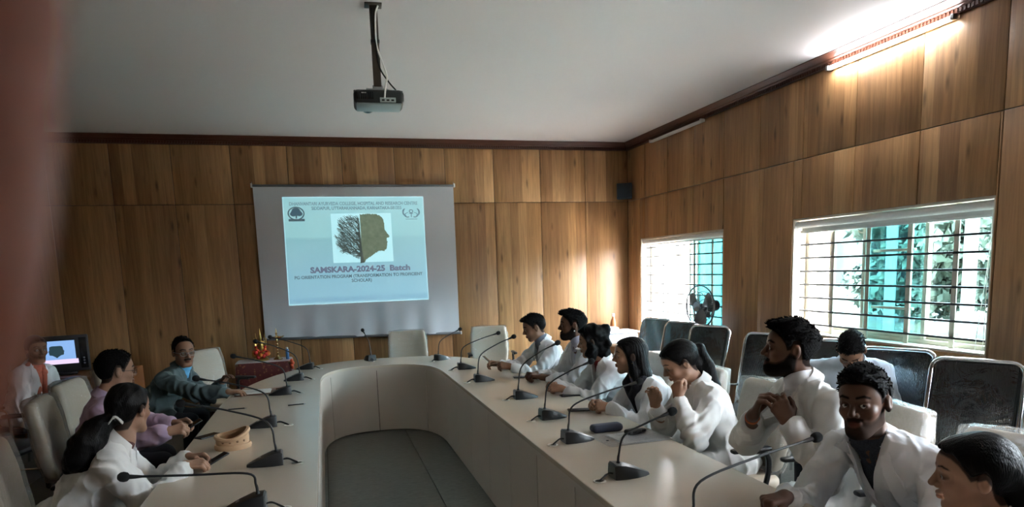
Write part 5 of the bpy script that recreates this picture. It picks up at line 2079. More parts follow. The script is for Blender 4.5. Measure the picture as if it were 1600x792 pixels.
for s in (-1, 1):
    MB().box((s*(SX1-SX0)/2, -0.004, SZ1-CZS+0.010), (0.022, 0.036, 0.050), bev=0.005).build('end_cap', M_WHITE, ps)
    MB().box((s*((SX1-SX0)/2+0.008), -0.004, 0.945-CZS-s*0.030), (0.016, 0.036, 0.042), bev=0.005).build('end_cap', M_WHITE, ps)
    MB().tube([(s*((SX1-SX0)/2-0.004), 0.01, SZ1-CZS+0.03), (s*((SX1-SX0)/2-0.004), 0.03, SZ1-CZS+0.055)], 0.004, 6).build('wall_hook', M_STEEL, ps)

# the projected slide: light thrown on the fabric
def slide_mat():
    m = bpy.data.materials.new('projected_slide')
    nt, N, L, b = nodes_of(m)
    tc = N.new('ShaderNodeTexCoord')
    sp = N.new('ShaderNodeSeparateXYZ')
    L.new(tc.outputs['Object'], sp.inputs[0])
    mr = N.new('ShaderNodeMapRange')
    mr.inputs[1].default_value = 1.388-CZS
    mr.inputs[2].default_value = 2.742-CZS
    L.new(sp.outputs[2], mr.inputs[0])
    r = N.new('ShaderNodeValToRGB')
    e = r.color_ramp.elements
    e[0].position = 0.0
    e[0].color = (0.30, 0.56, 0.66, 1)
    e[1].position = 1.0
    e[1].color = (0.33, 0.66, 0.70, 1)
    for p, c in ((0.020, (0.30, 0.56, 0.66)), (0.024, (0.17, 0.38, 0.56)), (0.060, (0.19, 0.42, 0.58)), (0.066, (0.24, 0.50, 0.64)), (0.30, (0.25, 0.52, 0.64)), (0.62, (0.25, 0.54, 0.60)), (0.63, (0.31, 0.64, 0.68))):
        q = e.new(p)
        q.color = (*c, 1)
    L.new(mr.outputs[0], r.inputs[0])
    L.new(r.outputs[0], b.inputs['Emission Color'])
    b.inputs['Emission Strength'].default_value = 0.16
    pset(b, color=(0.33, 0.46, 0.50), rough=0.75)
    MATS['projected_slide'] = m
    return m
TLx, TRx, BLx, BRx, ST, SB = -0.427, 1.339, -0.446, 1.346, 2.742, 1.388
def sl(u, v, lift=0.002):
    """slide fractions (left-right, top-bottom) -> screen coordinates"""
    z = ST-(ST-SB)*v
    x = (TLx+(BLx-TLx)*v)*(1-u)+(TRx+(BRx-TRx)*v)*u
    return (x-CXS, fab(x, z)-lift, z-CZS)
rows = [[sl(k/40, i/30) for k in range(41)] for i in range(31)]
slide = MB().sheet(rows).build('projected_slide', slide_mat(), ps)
M_TXT = mat('slide_text_grey', (0.22, 0.25, 0.27), 0.8, var=0.0, emit=(0.10, 0.20, 0.26), emit_s=0.08)
M_TXTB = mat('slide_text_bluegrey', (0.24, 0.28, 0.31), 0.8, var=0.0, emit=(0.12, 0.26, 0.36), emit_s=0.11)
M_TXTR = mat('slide_text_mauve', (0.27, 0.25, 0.30), 0.8, var=0.0, emit=(0.17, 0.22, 0.34), emit_s=0.11)
M_EDGE = emit_mat('slide_bright', (0.36, 0.70, 0.76), 0.22, base=(0.45, 0.5, 0.53))
def text_on_slide(txt, u0, u1, v, hfrac, material, bold=0.012, spacing=1.0):
    cu = bpy.data.curves.new('txt', 'FONT')
    cu.body = txt
    cu.size = 1.0
    cu.offset = bold
    cu.resolution_u = 3
    cu.space_character = spacing
    o = bpy.data.objects.new('txt', cu)
    COL.objects.link(o)
    dg = bpy.context.evaluated_depsgraph_get()
    me = bpy.data.meshes.new_from_object(o.evaluated_get(dg))
    bpy.data.objects.remove(o)
    n = len(me.vertices)
    co = np.empty(n*3, np.float32)
    me.vertices.foreach_get('co', co)
    co = co.reshape(-1, 3)
    x0, x1 = co[:, 0].min(), co[:, 0].max()
    cap = 0.70
    out = []
    for p in co:
        u = u0+(u1-u0)*(p[0]-x0)/(x1-x0)
        vv = v-(p[1]/cap-0.5)*hfrac
        out.append(sl(u, vv, 0.0035))
    me.vertices.foreach_set('co', np.array(out, np.float32).ravel())
    me.update()
    me.name = 'slide_text'
    return link_mesh('slide_text', me, material, slide)
text_on_slide('DHANVANTARI AYURVEDA COLLEGE, HOSPITAL AND RESEARCH CENTRE', 0.045, 0.955, 0.062, 0.030, M_TXTB, 0.022)
text_on_slide('SIDDAPUR, UTTARAKANNADA, KARNATAKA-581355', 0.195, 0.835, 0.104, 0.030, M_TXTB, 0.022)
text_on_slide('SAMSKARA-2024-25', 0.160, 0.690, 0.676, 0.052, M_TXTR, 0.045)
text_on_slide('Batch', 0.725, 0.875, 0.676, 0.052, M_TXTR, 0.040)
text_on_slide('PG ORIENTATION PROGRAM (TRANSFORMATION TO PROFICIENT', 0.050, 0.965, 0.742, 0.030, M_TXT, 0.024)
text_on_slide('SCHOLAR)', 0.445, 0.590, 0.785, 0.030, M_TXT, 0.024)
# pale card behind the tree of two faces
rows = [[sl(0.325+0.43*k/8, 0.155+0.46*i/8, 0.0026) for k in range(9)] for i in range(9)]
MB().sheet(rows).build('picture_card', M_EDGE, slide)
FACE = [(0, 1.0), (0.30, 1.01), (0.56, 1.0), (0.74, 0.96), (0.82, 0.88), (0.85, 0.78), (0.84, 0.70), (0.88, 0.63), (1.0, 0.53), (0.97, 0.49), (0.90, 0.475), (0.90, 0.43), (0.94, 0.40), (0.90, 0.365), (0.91, 0.33), (0.88, 0.26),
        (0.80, 0.20), (0.62, 0.20), (0.50, 0.17), (0.36, 0.11), (0.24, 0.06), (0.14, 0.02), (0.08, -0.03), (0.0, -0.05)]
def in_face(px, pz):
    n = len(FACE)
    c = False
    for i in range(n):
        x1, z1 = FACE[i]
        x2, z2 = FACE[(i+1) % n]
        if (z1 > pz) != (z2 > pz) and px < (x2-x1)*(pz-z1)/(z2-z1)+x1:
            c = not c
    return c
def fc(px, pz, lift):
    return sl(0.530+px*0.205, 0.600-pz*0.435, lift)
rg = random.Random(8)
M_TREEG = mat('slide_foliage', (0.20, 0.225, 0.175), 0.8, var=0.4, nscale=16, emit=(0.13, 0.18, 0.12), emit_s=0.15)
M_TREEB = mat('slide_branch', (0.16, 0.17, 0.15), 0.8, var=0.2, emit=(0.10, 0.13, 0.12), emit_s=0.08)
pl = []
for i in range(len(FACE)):
    a, b_ = FACE[i], FACE[(i+1) % len(FACE)]
    nn = max(1, int(math.hypot(a[0]-b_[0], a[1]-b_[1])/0.022))
    for k in range(nn):
        t_ = k/nn
        j = 0.012 if a[0] > 0.02 or b_[0] > 0.02 else 0.0
        pl.append((a[0]+(b_[0]-a[0])*t_+rg.uniform(-j, j), a[1]+(b_[1]-a[1])*t_+rg.uniform(-j, j)))
vs = [fc(0.25, 0.55, 0.004)]+[fc(x, z, 0.004) for x, z in pl]
MB().add(vs, [(0, 1+i, 1+(i+1) % len(pl)) for i in range(len(pl))]).build('tree_face', M_TREEG, slide)
bm_ = MB()
def seg(p, q, w0, w1):
    d = (q[0]-p[0], q[1]-p[1])
    l = math.hypot(*d)+1e-9
    n = (-d[1]/l, d[0]/l)
    bm_.add([fc(p[0]+n[0]*w0, p[1]+n[1]*w0, 0.0042), fc(q[0]+n[0]*w1, q[1]+n[1]*w1, 0.0042), fc(q[0]-n[0]*w1, q[1]-n[1]*w1, 0.0042), fc(p[0]-n[0]*w0, p[1]-n[1]*w0, 0.0042)], [(0, 1, 2, 3)])
def branch(p, a, l, w, dep):
    q = (p[0]+l*math.cos(a), p[1]+l*math.sin(a))
    if q[0] > 0.0 or not in_face(-q[0], q[1]):
        return
    seg(p, q, w, w*0.75)
    if dep == 0 or len(bm_.f) > 2600:
        return
    branch(q, a+rg.uniform(-0.28, 0.28), l*rg.uniform(0.8, 0.98), w*0.78, dep-1)
    for k in range(2):
        if rg.random() < 0.8:
            branch(q, a+rg.choice((-1, 1))*rg.uniform(0.35, 0.95), l*rg.uniform(0.6, 0.9), w*0.6, dep-1)
seg((0.0, -0.05), (-0.02, 0.22), 0.07, 0.032)
seg((-0.02, 0.22), (-0.03, 0.50), 0.032, 0.024)
seg((-0.03, 0.50), (-0.05, 0.78), 0.024, 0.014)
for z0, a0 in ((0.14, 2.75), (0.22, 2.95), (0.26, 2.4), (0.32, 2.95), (0.38, 2.6), (0.44, 3.05), (0.50, 2.5), (0.56, 2.9), (0.62, 2.4), (0.68, 2.8), (0.74, 2.3), (0.78, 2.0), (0.60, 3.1), (0.40, 2.9)):
    branch((-0.025, z0), a0, 0.17, 0.011, 7)
    branch((-0.025, z0+0.03), a0+0.25, 0.15, 0.009, 7)
for k in range(700):
    px, pz = -rg.random(), rg.uniform(0.05, 1.0)
    if not in_face(-px*1.02, pz) or px > -0.05:
        continue
    tz_ = max(0.12, pz-0.42*abs(px)-0.05)
    ax_ = math.atan2(tz_-pz, -0.03-px)
    p_ = (px, pz)
    for j in range(3):
        q_ = (p_[0]+0.055*math.cos(ax_+rg.uniform(-0.45, 0.45)), p_[1]+0.055*math.sin(ax_+rg.uniform(-0.45, 0.45)))
        if q_[0] > -0.02:
            break
        seg(p_, q_, 0.0028+0.0012*j, 0.0040+0.0012*j)
        p_ = q_
tag(bm_.build('tree_branches', M_TREEB, slide, smooth=None), kind='stuff')
# two small emblems
def disc(cu, cv, ru, rv, material, name, lift=0.003, inner=0.0, n=28, a0=0.0, a1=2*PI):
    mb = MB()
    vs, fs = [], []
    for i in range(n+1):
        a = a0+(a1-a0)*i/n
        for k in (inner, 1.0):
            vs.append(sl(cu+ru*k*math.cos(a), cv-rv*k*math.sin(a), lift))
    for i in range(n):
        fs.append((2*i, 2*i+1, 2*i+3, 2*i+2))
    mb.add(vs, fs)
    return mb
mb = disc(0.088, 0.150, 0.058, 0.062, None, '', inner=0.84)
for (du, dv, ru, rv) in ((0, 0.0, 0.036, 0.030), (-0.020, 0.012, 0.022, 0.022), (0.022, 0.010, 0.022, 0.022), (0.0, -0.022, 0.028, 0.022)):
    q = disc(0.088+du, 0.143+dv, ru, rv, None, '', lift=0.0034)
    mb.add(q.v, q.f)
for (u0, v0, u1, v1) in ((0.083, 0.16, 0.093, 0.195), (0.035, 0.200, 0.145, 0.222)):
    mb.add([sl(u0, v0, 0.0036), sl(u1, v0, 0.0036), sl(u1, v1, 0.0036), sl(u0, v1, 0.0036)], [(0, 1, 2, 3)])
mb.build('emblem', M_TXT, slide, smooth=None)
mb = disc(0.905, 0.140, 0.016, 0.018, None, '', inner=0.55)
for s in (-1, 1):
    for (du, dv, ru, rv, b0, b1) in ((0.026, 0.150, 0.034, 0.050, -1.9, 0.9), (0.040, 0.148, 0.026, 0.036, -1.7, 1.2), (0.016, 0.175, 0.034, 0.026, -1.2, 1.4)):
        if s > 0:
            q = disc(0.905+du, dv, ru, rv, None, '', inner=0.80, a0=b0, a1=b1)
        else:
            q = disc(0.905-du, dv, ru, rv, None, '', inner=0.80, a0=PI-b1, a1=PI-b0)
        mb.add(q.v, q.f)
for (u0, v0, u1, v1) in ((0.890, 0.158, 0.920, 0.164), (0.902, 0.158, 0.908, 0.195), (0.862, 0.212, 0.948, 0.217)):
    mb.add([sl(u0, v0, 0.0036), sl(u1, v0, 0.0036), sl(u1, v1, 0.0036), sl(u0, v1, 0.0036)], [(0, 1, 2, 3)])
mb.build('emblem', M_TXTB, slide, smooth=None)
for (u0, v0, u1, v1) in ((0, 0, 1, 0.006), (0, 0.994, 1, 1), (0, 0, 0.005, 1), (0.995, 0, 1, 1)):
    nn = 20
    if u1-u0 > 0.5:
        rows = [[sl(k/nn, v, 0.003) for k in range(nn+1)] for v in (v0, v1)]
    else:
        rows = [[sl(u, k/nn, 0.003) for u in (u0, u1)] for k in range(nn+1)]
    MB().sheet(rows).build('slide_border', M_EDGE, slide)

# ================================================================== projector on its ceiling pole
M_POLE = mat('brown_pole', (0.060, 0.045, 0.032), 0.45, var=0.2, nscale=12)
M_PROJB = mat('projector_case', (0.020, 0.024, 0.025), 0.3, var=0.05)
M_PROJS = mat('projector_silver', (0.42, 0.50, 0.50), 0.35, var=0.05)
pj = thing('projector', 'black video projector hanging from the ceiling on a brown pole', 'projector', (0.43, 4.68, 2.80), -0.05)
prof = []
F = Field().box((0, 0, 0.075), (0.160, 0.125, 0.045), 0.030)
V, Q = F.mesh(0.008)
link_mesh('case', np_mesh('case', V, Q), M_PROJB, pj)
MB().box((0, -0.005, 0.034), (0.285, 0.215, 0.014), bev=0.006).build('bottom_plate', M_PROJS, pj)
MB().box((0.055, -0.124, 0.052), (0.10, 0.006, 0.030), bev=0.002).build('connector_panel', M_PROJS, pj)
for k in range(3):
    MB().box((0.025+0.03*k, -0.1285, 0.050), (0.018, 0.004, 0.010), bev=0.001).build('socket', M_BLACK, pj)
gm = MB().box((0, 0, 0), (0.006, 0.004, 0.045), bev=0.001).mesh('vent_slat')
for k in range(9):
    link_mesh('vent_slat', gm, M_BLACKG, pj, (-0.135+0.012*k, -0.1245, 0.078))
for k in range(3):
    MB().box((-0.105+0.011*k, -0.1268, 0.094), (0.007, 0.002, 0.006)).build('logo_mark', M_WHITE, pj)
for s in (-1, 1):
    MB().box((s*0.146, -0.03, 0.122), (0.022, 0.05, 0.014), bev=0.005).build('case_lug', M_PROJB, pj)
MB().lathe([(0.050, 0.0), (0.050, 0.03), (0.042, 0.035), (0.038, 0.02), (0.0, 0.015)], 24, (-0.07, 0.120, 0.078), Matrix.Rotation(-PI/2, 3, 'X')).build('lens', M_BLACKG, pj)
MB().box((0.0, 0.0, 0.126), (0.14, 0.14, 0.010), bev=0.003).box((0, 0, 0.150), (0.065, 0.03, 0.04), bev=0.004).build('mount_bracket', M_STEEL, pj)
MB().tube([(-0.075, 0, 0.148), (0.06, 0, 0.148)], 0.006, 8).build('mount_bolt', M_STEEL, pj)
MB().box((0.0, 0, 0.4125), (0.050, 0.040, 0.505), bev=0.004).build('pole', M_POLE, pj)
MB().box((0.0, 0, 0.664), (0.11, 0.09, 0.010), bev=0.003).build('ceiling_plate', M_POLE, pj)
MB().tube(bez([(0.030, -0.022, 0.655), (0.012, -0.034, 0.60), (0.006, -0.028, 0.48), (0.010, -0.028, 0.40), (0.040, -0.034, 0.30), (0.062, -0.034, 0.22), (0.050, -0.06, 0.16), (0.040, -0.128, 0.10), (0.034, -0.140, 0.060)], 8), 0.0055, 8).build('white_cable', M_WHITE, pj)
MB().tube(bez([(-0.012, -0.024, 0.64), (-0.016, -0.026, 0.50), (0.004, -0.028, 0.42), (0.018, -0.028, 0.28), (0.07, -0.030, 0.19), (0.115, -0.035, 0.135)], 8), 0.0050, 8).build('black_cable', M_CABLE, pj)
MB().box((0.0, -0.0, 0.44), (0.056, 0.050, 0.022), bev=0.003).build('cable_clip', M_BLACK, pj)

# ================================================================== wall speaker
sk_ = thing('wall_speaker', 'dark blue grey loudspeaker high in the far right corner', 'speaker', (4.19, 8.99, 2.79), math.radians(-28))
MB().box((0, 0, 0), (0.21, 0.15, 0.215), bev=0.012).build('cabinet', mat('speaker_navy', (0.022, 0.035, 0.050), 0.5, var=0.1), sk_)
MB().box((0, -0.078, 0), (0.185, 0.008, 0.19), bev=0.004).build('grille', mat('speaker_cloth', (0.016, 0.024, 0.034), 0.8, var=0.4, nscale=150), sk_)
MB().box((0, 0.09, 0), (0.04, 0.05, 0.06), bev=0.004).build('bracket', M_BLACK, sk_)
# thin wire along the back wall to it is left to the joint of the boards

# ================================================================== pedestal fan
fn = thing('pedestal_fan', 'chrome and black pedestal fan standing in front of the small window', 'fan', (3.985, 6.52, 0.0), math.radians(100))
MB().lathe([(0.21, 0.0), (0.215, 0.012), (0.19, 0.028), (0.05, 0.045), (0.03, 0.07)], 28).build('base', M_BLACK, fn)
MB().tube([(0, 0, 0.04), (0, 0, 0.70)], 0.016, 12).build('lower_pole', M_CHROME, fn)
MB().tube([(0, 0, 0.66), (0, 0, 1.18)], 0.011, 12).build('upper_pole', M_CHROME, fn)
MB().lathe([(0.020, 0.64), (0.022, 0.66), (0.022, 0.70), (0.014, 0.72)], 14).build('height_collar', M_BLACK, fn)
HZ = 1.285
MB().box((0, -0.02, 1.20), (0.05, 0.07, 0.09), bev=0.012).build('tilt_joint', M_BLACK, fn)
RY = Matrix.Rotation(-PI/2, 3, 'X')     # lathe axis -> +y
MB().lathe([(0.03, -0.155), (0.06, -0.150), (0.066, -0.10), (0.066, -0.02), (0.05, 0.01), (0.03, 0.02)], 22, (0, 0, HZ), RY).build('motor_housing', M_BLACK, fn)
mb = MB()
R_ = 0.225
for (d, rr) in ((0.075, R_), (0.115, 0.16), (0.125, 0.06), (0.035, 0.16), (0.03, 0.07)):
    mb.tube([(rr*math.cos(2*PI*k/36), d, HZ+rr*math.sin(2*PI*k/36)) for k in range(36)], 0.009 if rr == R_ else 0.004, 6, closed=True)
for k in range(48):
    a = 2*PI*k/48
    c, s = math.cos(a), math.sin(a)
    mb.tube([(0.05*c, 0.125, HZ+0.05*s), (0.16*c, 0.115, HZ+0.16*s), (R_*c, 0.075, HZ+R_*s), (0.16*c, 0.035, HZ+0.16*s), (0.06*c, 0.03, HZ+0.06*s)], 0.0019, 4, caps=False)
mb.build('guard', mat('guard_wire', (0.22, 0.23, 0.25), 0.3, var=0.0, metal=0.9), fn)
MB().lathe([(0.0, 0.130), (0.05, 0.128), (0.055, 0.120), (0.0, 0.118)], 20, (0, 0, HZ), RY).build('guard_badge', M_CHROME, fn)
M_BLADE = mat('fan_blade', (0.26, 0.25, 0.25), 0.3, var=0.05)
for k in range(3):
    a0 = 2*PI*k/3+0.5
    rows = []
    for i in range(9):
        r_ = 0.03+0.165*i/8
        wd = 0.35+0.55*math.sin(PI*min(1, 0.25+0.6*i/8))
        rows.append([(r_*math.cos(a0+wd*(j/6-0.5)*1.3), 0.070+0.035*(j/6-0.5), HZ+r_*math.sin(a0+wd*(j/6-0.5)*1.3)) for j in range(7)])
    MB().sheet(rows).build('blade', M_BLADE, fn)
MB().lathe([(0.0, 0.10), (0.03, 0.095), (0.035, 0.05), (0.02, 0.02)], 16, (0, 0, HZ), RY).build('hub', M_BLACK, fn)

# ================================================================== back right: side table, white tray boxes, bottle
M_TABLEW = mat('brown_table', (0.16, 0.085, 0.045), 0.5, var=0.15)
st_ = thing('side_table', 'small brown side table in the far right corner', 'table', (3.88, 8.70, 0))
MB().box((0, 0, 0.675), (0.68, 0.52, 0.03), bev=0.005).build('tabletop', M_TABLEW, st_)
for sx in (-1, 1):
    for sy in (-1, 1):
        MB().box((sx*0.30, sy*0.22, 0.331), (0.045, 0.045, 0.658), bev=0.004).build('leg', M_TABLEW, st_)
M_BOXW = mat('white_box', (0.74, 0.77, 0.82), 0.5, var=0.02)
bx = thing('storage_box', 'white plastic box on the side table in the corner', 'box', (3.90, 8.68, 0.691))
MB().box((0, 0, 0.07), (0.50, 0.36, 0.14), bev=0.02).build('box_body', M_BOXW, bx)
MB().box((0, 0, 0.150), (0.54, 0.40, 0.022), bev=0.008).build('box_lid', M_BOXW, bx)
bx2 = thing('carton', 'flat white carton lying on top of the white box', 'box', (3.74, 8.70, 0.853))
MB().box((0, 0, 0.025), (0.30, 0.26, 0.05), bev=0.004).build('carton_body', M_BOXW, bx2)
MB().box((0, -0.02, 0.0525), (0.302, 0.10, 0.005), bev=0.001).build('carton_flap', M_BOXW, bx2)
bo = thing('bottle', 'small brown bottle with white cap behind the white box', 'bottle', (3.96, 8.91, 0.691))
MB().lathe([(0.0, 0), (0.045, 0.002), (0.047, 0.02), (0.047, 0.24), (0.035, 0.29), (0.016, 0.33), (0.016, 0.35)], 18).build('bottle_body', mat('amber_bottle', (0.25, 0.09, 0.03), 0.2, var=0.1), bo)
MB().lathe([(0.019, 0.345), (0.019, 0.385), (0.0, 0.388)], 14).build('bottle_cap', M_WHITE, bo)

# ================================================================== altar table with brass lamp
def cloth_mat():
    m = bpy.data.materials.new('red_patterned_cloth')
    nt, N, L, b = nodes_of(m)
    tc = N.new('ShaderNodeTexCoord')
    v = N.new('ShaderNodeTexVoronoi')
    v.inputs['Scale'].default_value = 26
    L.new(tc.outputs['Object'], v.inputs['Vector'])
    r = N.new('ShaderNodeValToRGB')
    r.color_ramp.elements[0].position = 0.20
    r.color_ramp.elements[0].color = (0.24, 0.075, 0.03, 1)
    r.color_ramp.elements[1].position = 0.36
    r.color_ramp.elements[1].color = (0.11, 0.010, 0.008, 1)
    L.new(v.outputs['Distance'], r.inputs[0])
    L.new(r.outputs[0], b.inputs['Base Color'])
    pset(b, rough=0.7, sheen=0.3)
    return m
al = thing('altar_table', 'low table draped with a red patterned cloth left of the screen', 'table', (-0.76, 8.66, 0))
MB().box((0, 0, 0.735), (0.62, 0.44, 0.03), bev=0.004).build('tabletop', M_TABLEW, al)
for sx in (-1, 1):
    for sy in (-1, 1):
        MB().box((sx*0.27, sy*0.18, 0.361), (0.04, 0.04, 0.718), bev=0.004).build('leg', M_TABLEW, al)
per = []
NC = 64
rows = [[], [], [], [], []]
for k in range(NC+1):
    a = 2*PI*k/NC
    c, s = math.cos(a), math.sin(a)
    ux, uy = 0.32*math.copysign(abs(c)**0.25, c), 0.23*math.copysign(abs(s)**0.25, s)
    w_ = math.sin(9*a)*0.014
    rows[0].append((ux*0.05, uy*0.05, 0.756))
    rows[1].append((ux*0.985, uy*0.985, 0.756))
    rows[2].append((ux*1.005, uy*1.005, 0.748))
    rows[3].append((ux*(1.03+w_), uy*(1.03+w_), 0.55))
    rows[4].append((ux*(1.05+2*w_), uy*(1.05+2*w_), 0.24))
MB().sheet(rows).build('cloth', cloth_mat(), al)
M_FLOW = mat('marigold', (0.62, 0.16, 0.02), 0.8, var=0.4, nscale=60)
M_FLOWR = mat('red_flower', (0.50, 0.02, 0.015), 0.7, var=0.3, nscale=60)
idl = thing('garlanded_statue', 'small golden statue wrapped in red and orange flowers on the red cloth', 'statue', (-0.79, 8.66, 0.758))
MB().lathe([(0.0, 0), (0.085, 0.001), (0.088, 0.018), (0.07, 0.03), (0.060, 0.05)], 20).build('plinth', M_GOLD, idl)
F = Field().ell((0, 0, 0.10), (0.048, 0.040, 0.055), 0.0).ell((0, 0, 0.19), (0.030, 0.026, 0.060), 0.02).ell((0, -0.004, 0.268), (0.019, 0.020, 0.025), 0.010)
F.cone((0, 0, 0.285), (0, 0, 0.385), 0.015, 0.004, 0.01)
for s in (-1, 1):
    F.cone((s*0.026, 0, 0.225), (s*0.060, -0.015, 0.175), 0.010, 0.009, 0.008).cone((s*0.060, -0.015, 0.175), (s*0.068, -0.02, 0.270), 0.009, 0.006, 0.006)
    F.cone((s*0.03, 0.01, 0.12), (s*0.052, 0.01, 0.330), 0.007, 0.004, 0.006)
V, Q = F.mesh(0.005)
link_mesh('figure', np_mesh('figure', V, Q), M_GOLD, idl)
rg2 = random.Random(5)
for k in range(16):
    a = 2*PI*k/16
    MB().ball((0.080*math.cos(a), -0.01+0.070*math.sin(a), 0.055+rg2.uniform(-0.012, 0.05)), 0.026, 9, 7).build('flower_head', M_FLOWR if k % 3 else M_FLOW, idl)
for k in range(9):
    a = PI+PI*k/8
    MB().ball((0.052*math.cos(a), -0.045, 0.165+0.055*math.sin(a)), 0.017, 9, 7).build('flower_head', M_FLOW if k % 2 else M_FLOWR, idl)
F = Field().box((-0.072, -0.045, 0.085), (0.030, 0.020, 0.034), 0.018)
V, Q = F.mesh(0.006)
link_mesh('fruit_offering', np_mesh('fruit_offering', V, Q), mat('orange_fruit', (0.60, 0.22, 0.03), 0.5, var=0.2, nscale=30), idl)
lp = thing('brass_lamp', 'tall brass oil lamp with a round dish on the red cloth', 'lamp', (-0.60, 8.64, 0.758))
M_BRASS = mat('brass', (0.62, 0.44, 0.20), 0.25, var=0.15, metal=1.0)
MB().lathe([(0.0, 0), (0.052, 0.0), (0.055, 0.010), (0.035, 0.022), (0.018, 0.034), (0.012, 0.05)], 22).build('foot', M_BRASS, lp)
pf = [(0.012, 0.045)]
for k in range(5):
    z = 0.06+0.036*k
    pf += [(0.009, z), (0.016, z+0.010), (0.017, z+0.018), (0.009, z+0.028)]
pf += [(0.008, 0.26)]
MB().lathe(pf, 16).build('stem', M_BRASS, lp)
dish = [(0.008, 0.255), (0.055, 0.262), (0.072, 0.276), (0.070, 0.279), (0.05, 0.268), (0.008, 0.266)]
MB().lathe(dish, 24).build('dish', M_BRASS, lp)
for k in range(5):
    a = 2*PI*k/5+0.2
    MB().tube([(0.064*math.cos(a), 0.064*math.sin(a), 0.274), (0.088*math.cos(a), 0.088*math.sin(a), 0.285)], [0.010, 0.004], 8).build('spout', M_BRASS, lp)
MB().lathe([(0.008, 0.26), (0.012, 0.29), (0.007, 0.30), (0.014, 0.32), (0.006, 0.335), (0.009, 0.350), (0.0, 0.388)], 14).build('finial', M_BRASS, lp)
can = thing('bottle', 'slim blue bottle with white cap at the right end of the red cloth', 'bottle', (-0.488, 8.62, 0.758))
MB().lathe([(0.0, 0), (0.019, 0.001), (0.020, 0.006), (0.020, 0.115), (0.014, 0.126)], 16).build('bottle_body', mat('blue_label', (0.05, 0.17, 0.42), 0.3, var=0.1), can)
MB().lathe([(0.014, 0.124), (0.014, 0.146), (0.0, 0.148)], 12).build('bottle_cap', M_WHITE, can)
fl_ = thing('flower_tassel', 'orange red flower bunch hanging at the corner of the red cloth', 'flowers', (-0.435, 8.435, 0.70))
for k, (dx, dz, r_) in enumerate(((0, 0.06, 0.020), (0.006, 0.03, 0.024), (-0.004, 0.0, 0.022), (0.003, -0.028, 0.018))):
    MB().ball((dx, 0, dz), r_, 9, 7).build('flower_head', mat('orange_red_flower', (0.62, 0.09, 0.03), 0.7, var=0.3, nscale=80), fl_)

# ================================================================== far left: wooden cabinet and monitor
cb = thing('cabinet', 'low brown wooden cabinet below the monitor at the far left', 'cabinet', (-2.80, 8.45, 0))
M_CABW = mat('brown_veneer', (0.22, 0.10, 0.04), 0.5, var=0.2, nscale=6, stretch=(1, 1, 6))
MB().box((0, 0, 0.37), (0.80, 0.48, 0.72), bev=0.006).build('body', M_CABW, cb)
MB().box((0, 0, 0.745), (0.84, 0.52, 0.03), bev=0.006).build('cabinet_top', M_CABW, cb)
for s in (-1, 1):
    d = MB().box((s*0.195, -0.246, 0.37), (0.37, 0.018, 0.66), bev=0.004).build('door', M_CABW, cb)
    MB().box((s*0.03, -0.262, 0.42), (0.014, 0.016, 0.10), bev=0.004).build('handle', M_STEEL, d)
cb2 = thing('side_cabinet', 'taller orange brown wooden box right of the monitor', 'cabinet', (-2.22, 8.30, 0))
MB().box((0, 0, 0.41), (0.32, 0.40, 0.80), bev=0.006).build('body', mat('orange_veneer', (0.33, 0.13, 0.045), 0.45, var=0.2, nscale=6, stretch=(1, 1, 6)), cb2)
MB().box((0, -0.205, 0.41), (0.28, 0.012, 0.74), bev=0.003).build('door', mat('orange_veneer', (0.33, 0.13, 0.045)), cb2)
tv = thing('monitor', 'black monitor showing the same blue slide with the two faced tree', 'monitor', (-2.83, 8.42, 0.762), math.radians(14))
MB().box((0, 0.02, 0.235), (0.52, 0.05, 0.40), bev=0.012).build('casing', M_BLACK, tv)
MB().box((0, 0.10, 0.235), (0.34, 0.12, 0.28), bev=0.04).build('rear_housing', M_BLACK, tv)
MB().box((0, 0.04, 0.02), (0.26, 0.18, 0.03), bev=0.01).build('stand_foot', M_BLACK, tv)
def panel_mat(name, c, s):
    return emit_mat(name, c, s, base=(0.02, 0.02, 0.02))
sc_ = MB().box((-0.045, -0.0065, 0.255), (0.35, 0.004, 0.25), bev=0.001).build('display', panel_mat('display_blue', (0.20, 0.36, 0.66), 0.27), tv)
MB().box((-0.030, -0.0095, 0.150), (0.36, 0.003, 0.050)).build('display_strip', panel_mat('display_pink', (0.62, 0.50, 0.72), 0.3), sc_)
vs, n_ = [], len(FACE)
for sg in (-1, 1):
    vs = [(-0.045+sg*x*0.075, -0.0100, 0.20+z*0.125) for x, z in FACE]
    MB().add(vs, [tuple(range(n_))]).build('display_tree', panel_mat('display_dark', (0.03, 0.07, 0.09), 0.15), sc_)
MB().box((0.205, -0.0065, 0.235), (0.07, 0.004, 0.34), bev=0.001).build('speaker_panel', M_BLACKG, tv)
for k in range(3):
    MB().lathe([(0.010, 0), (0.010, 0.006), (0.0, 0.007)], 12, (0.205, -0.008, 0.12+0.03*k), Matrix.Rotation(PI/2, 3, 'X')).build('knob', M_STEEL, tv)

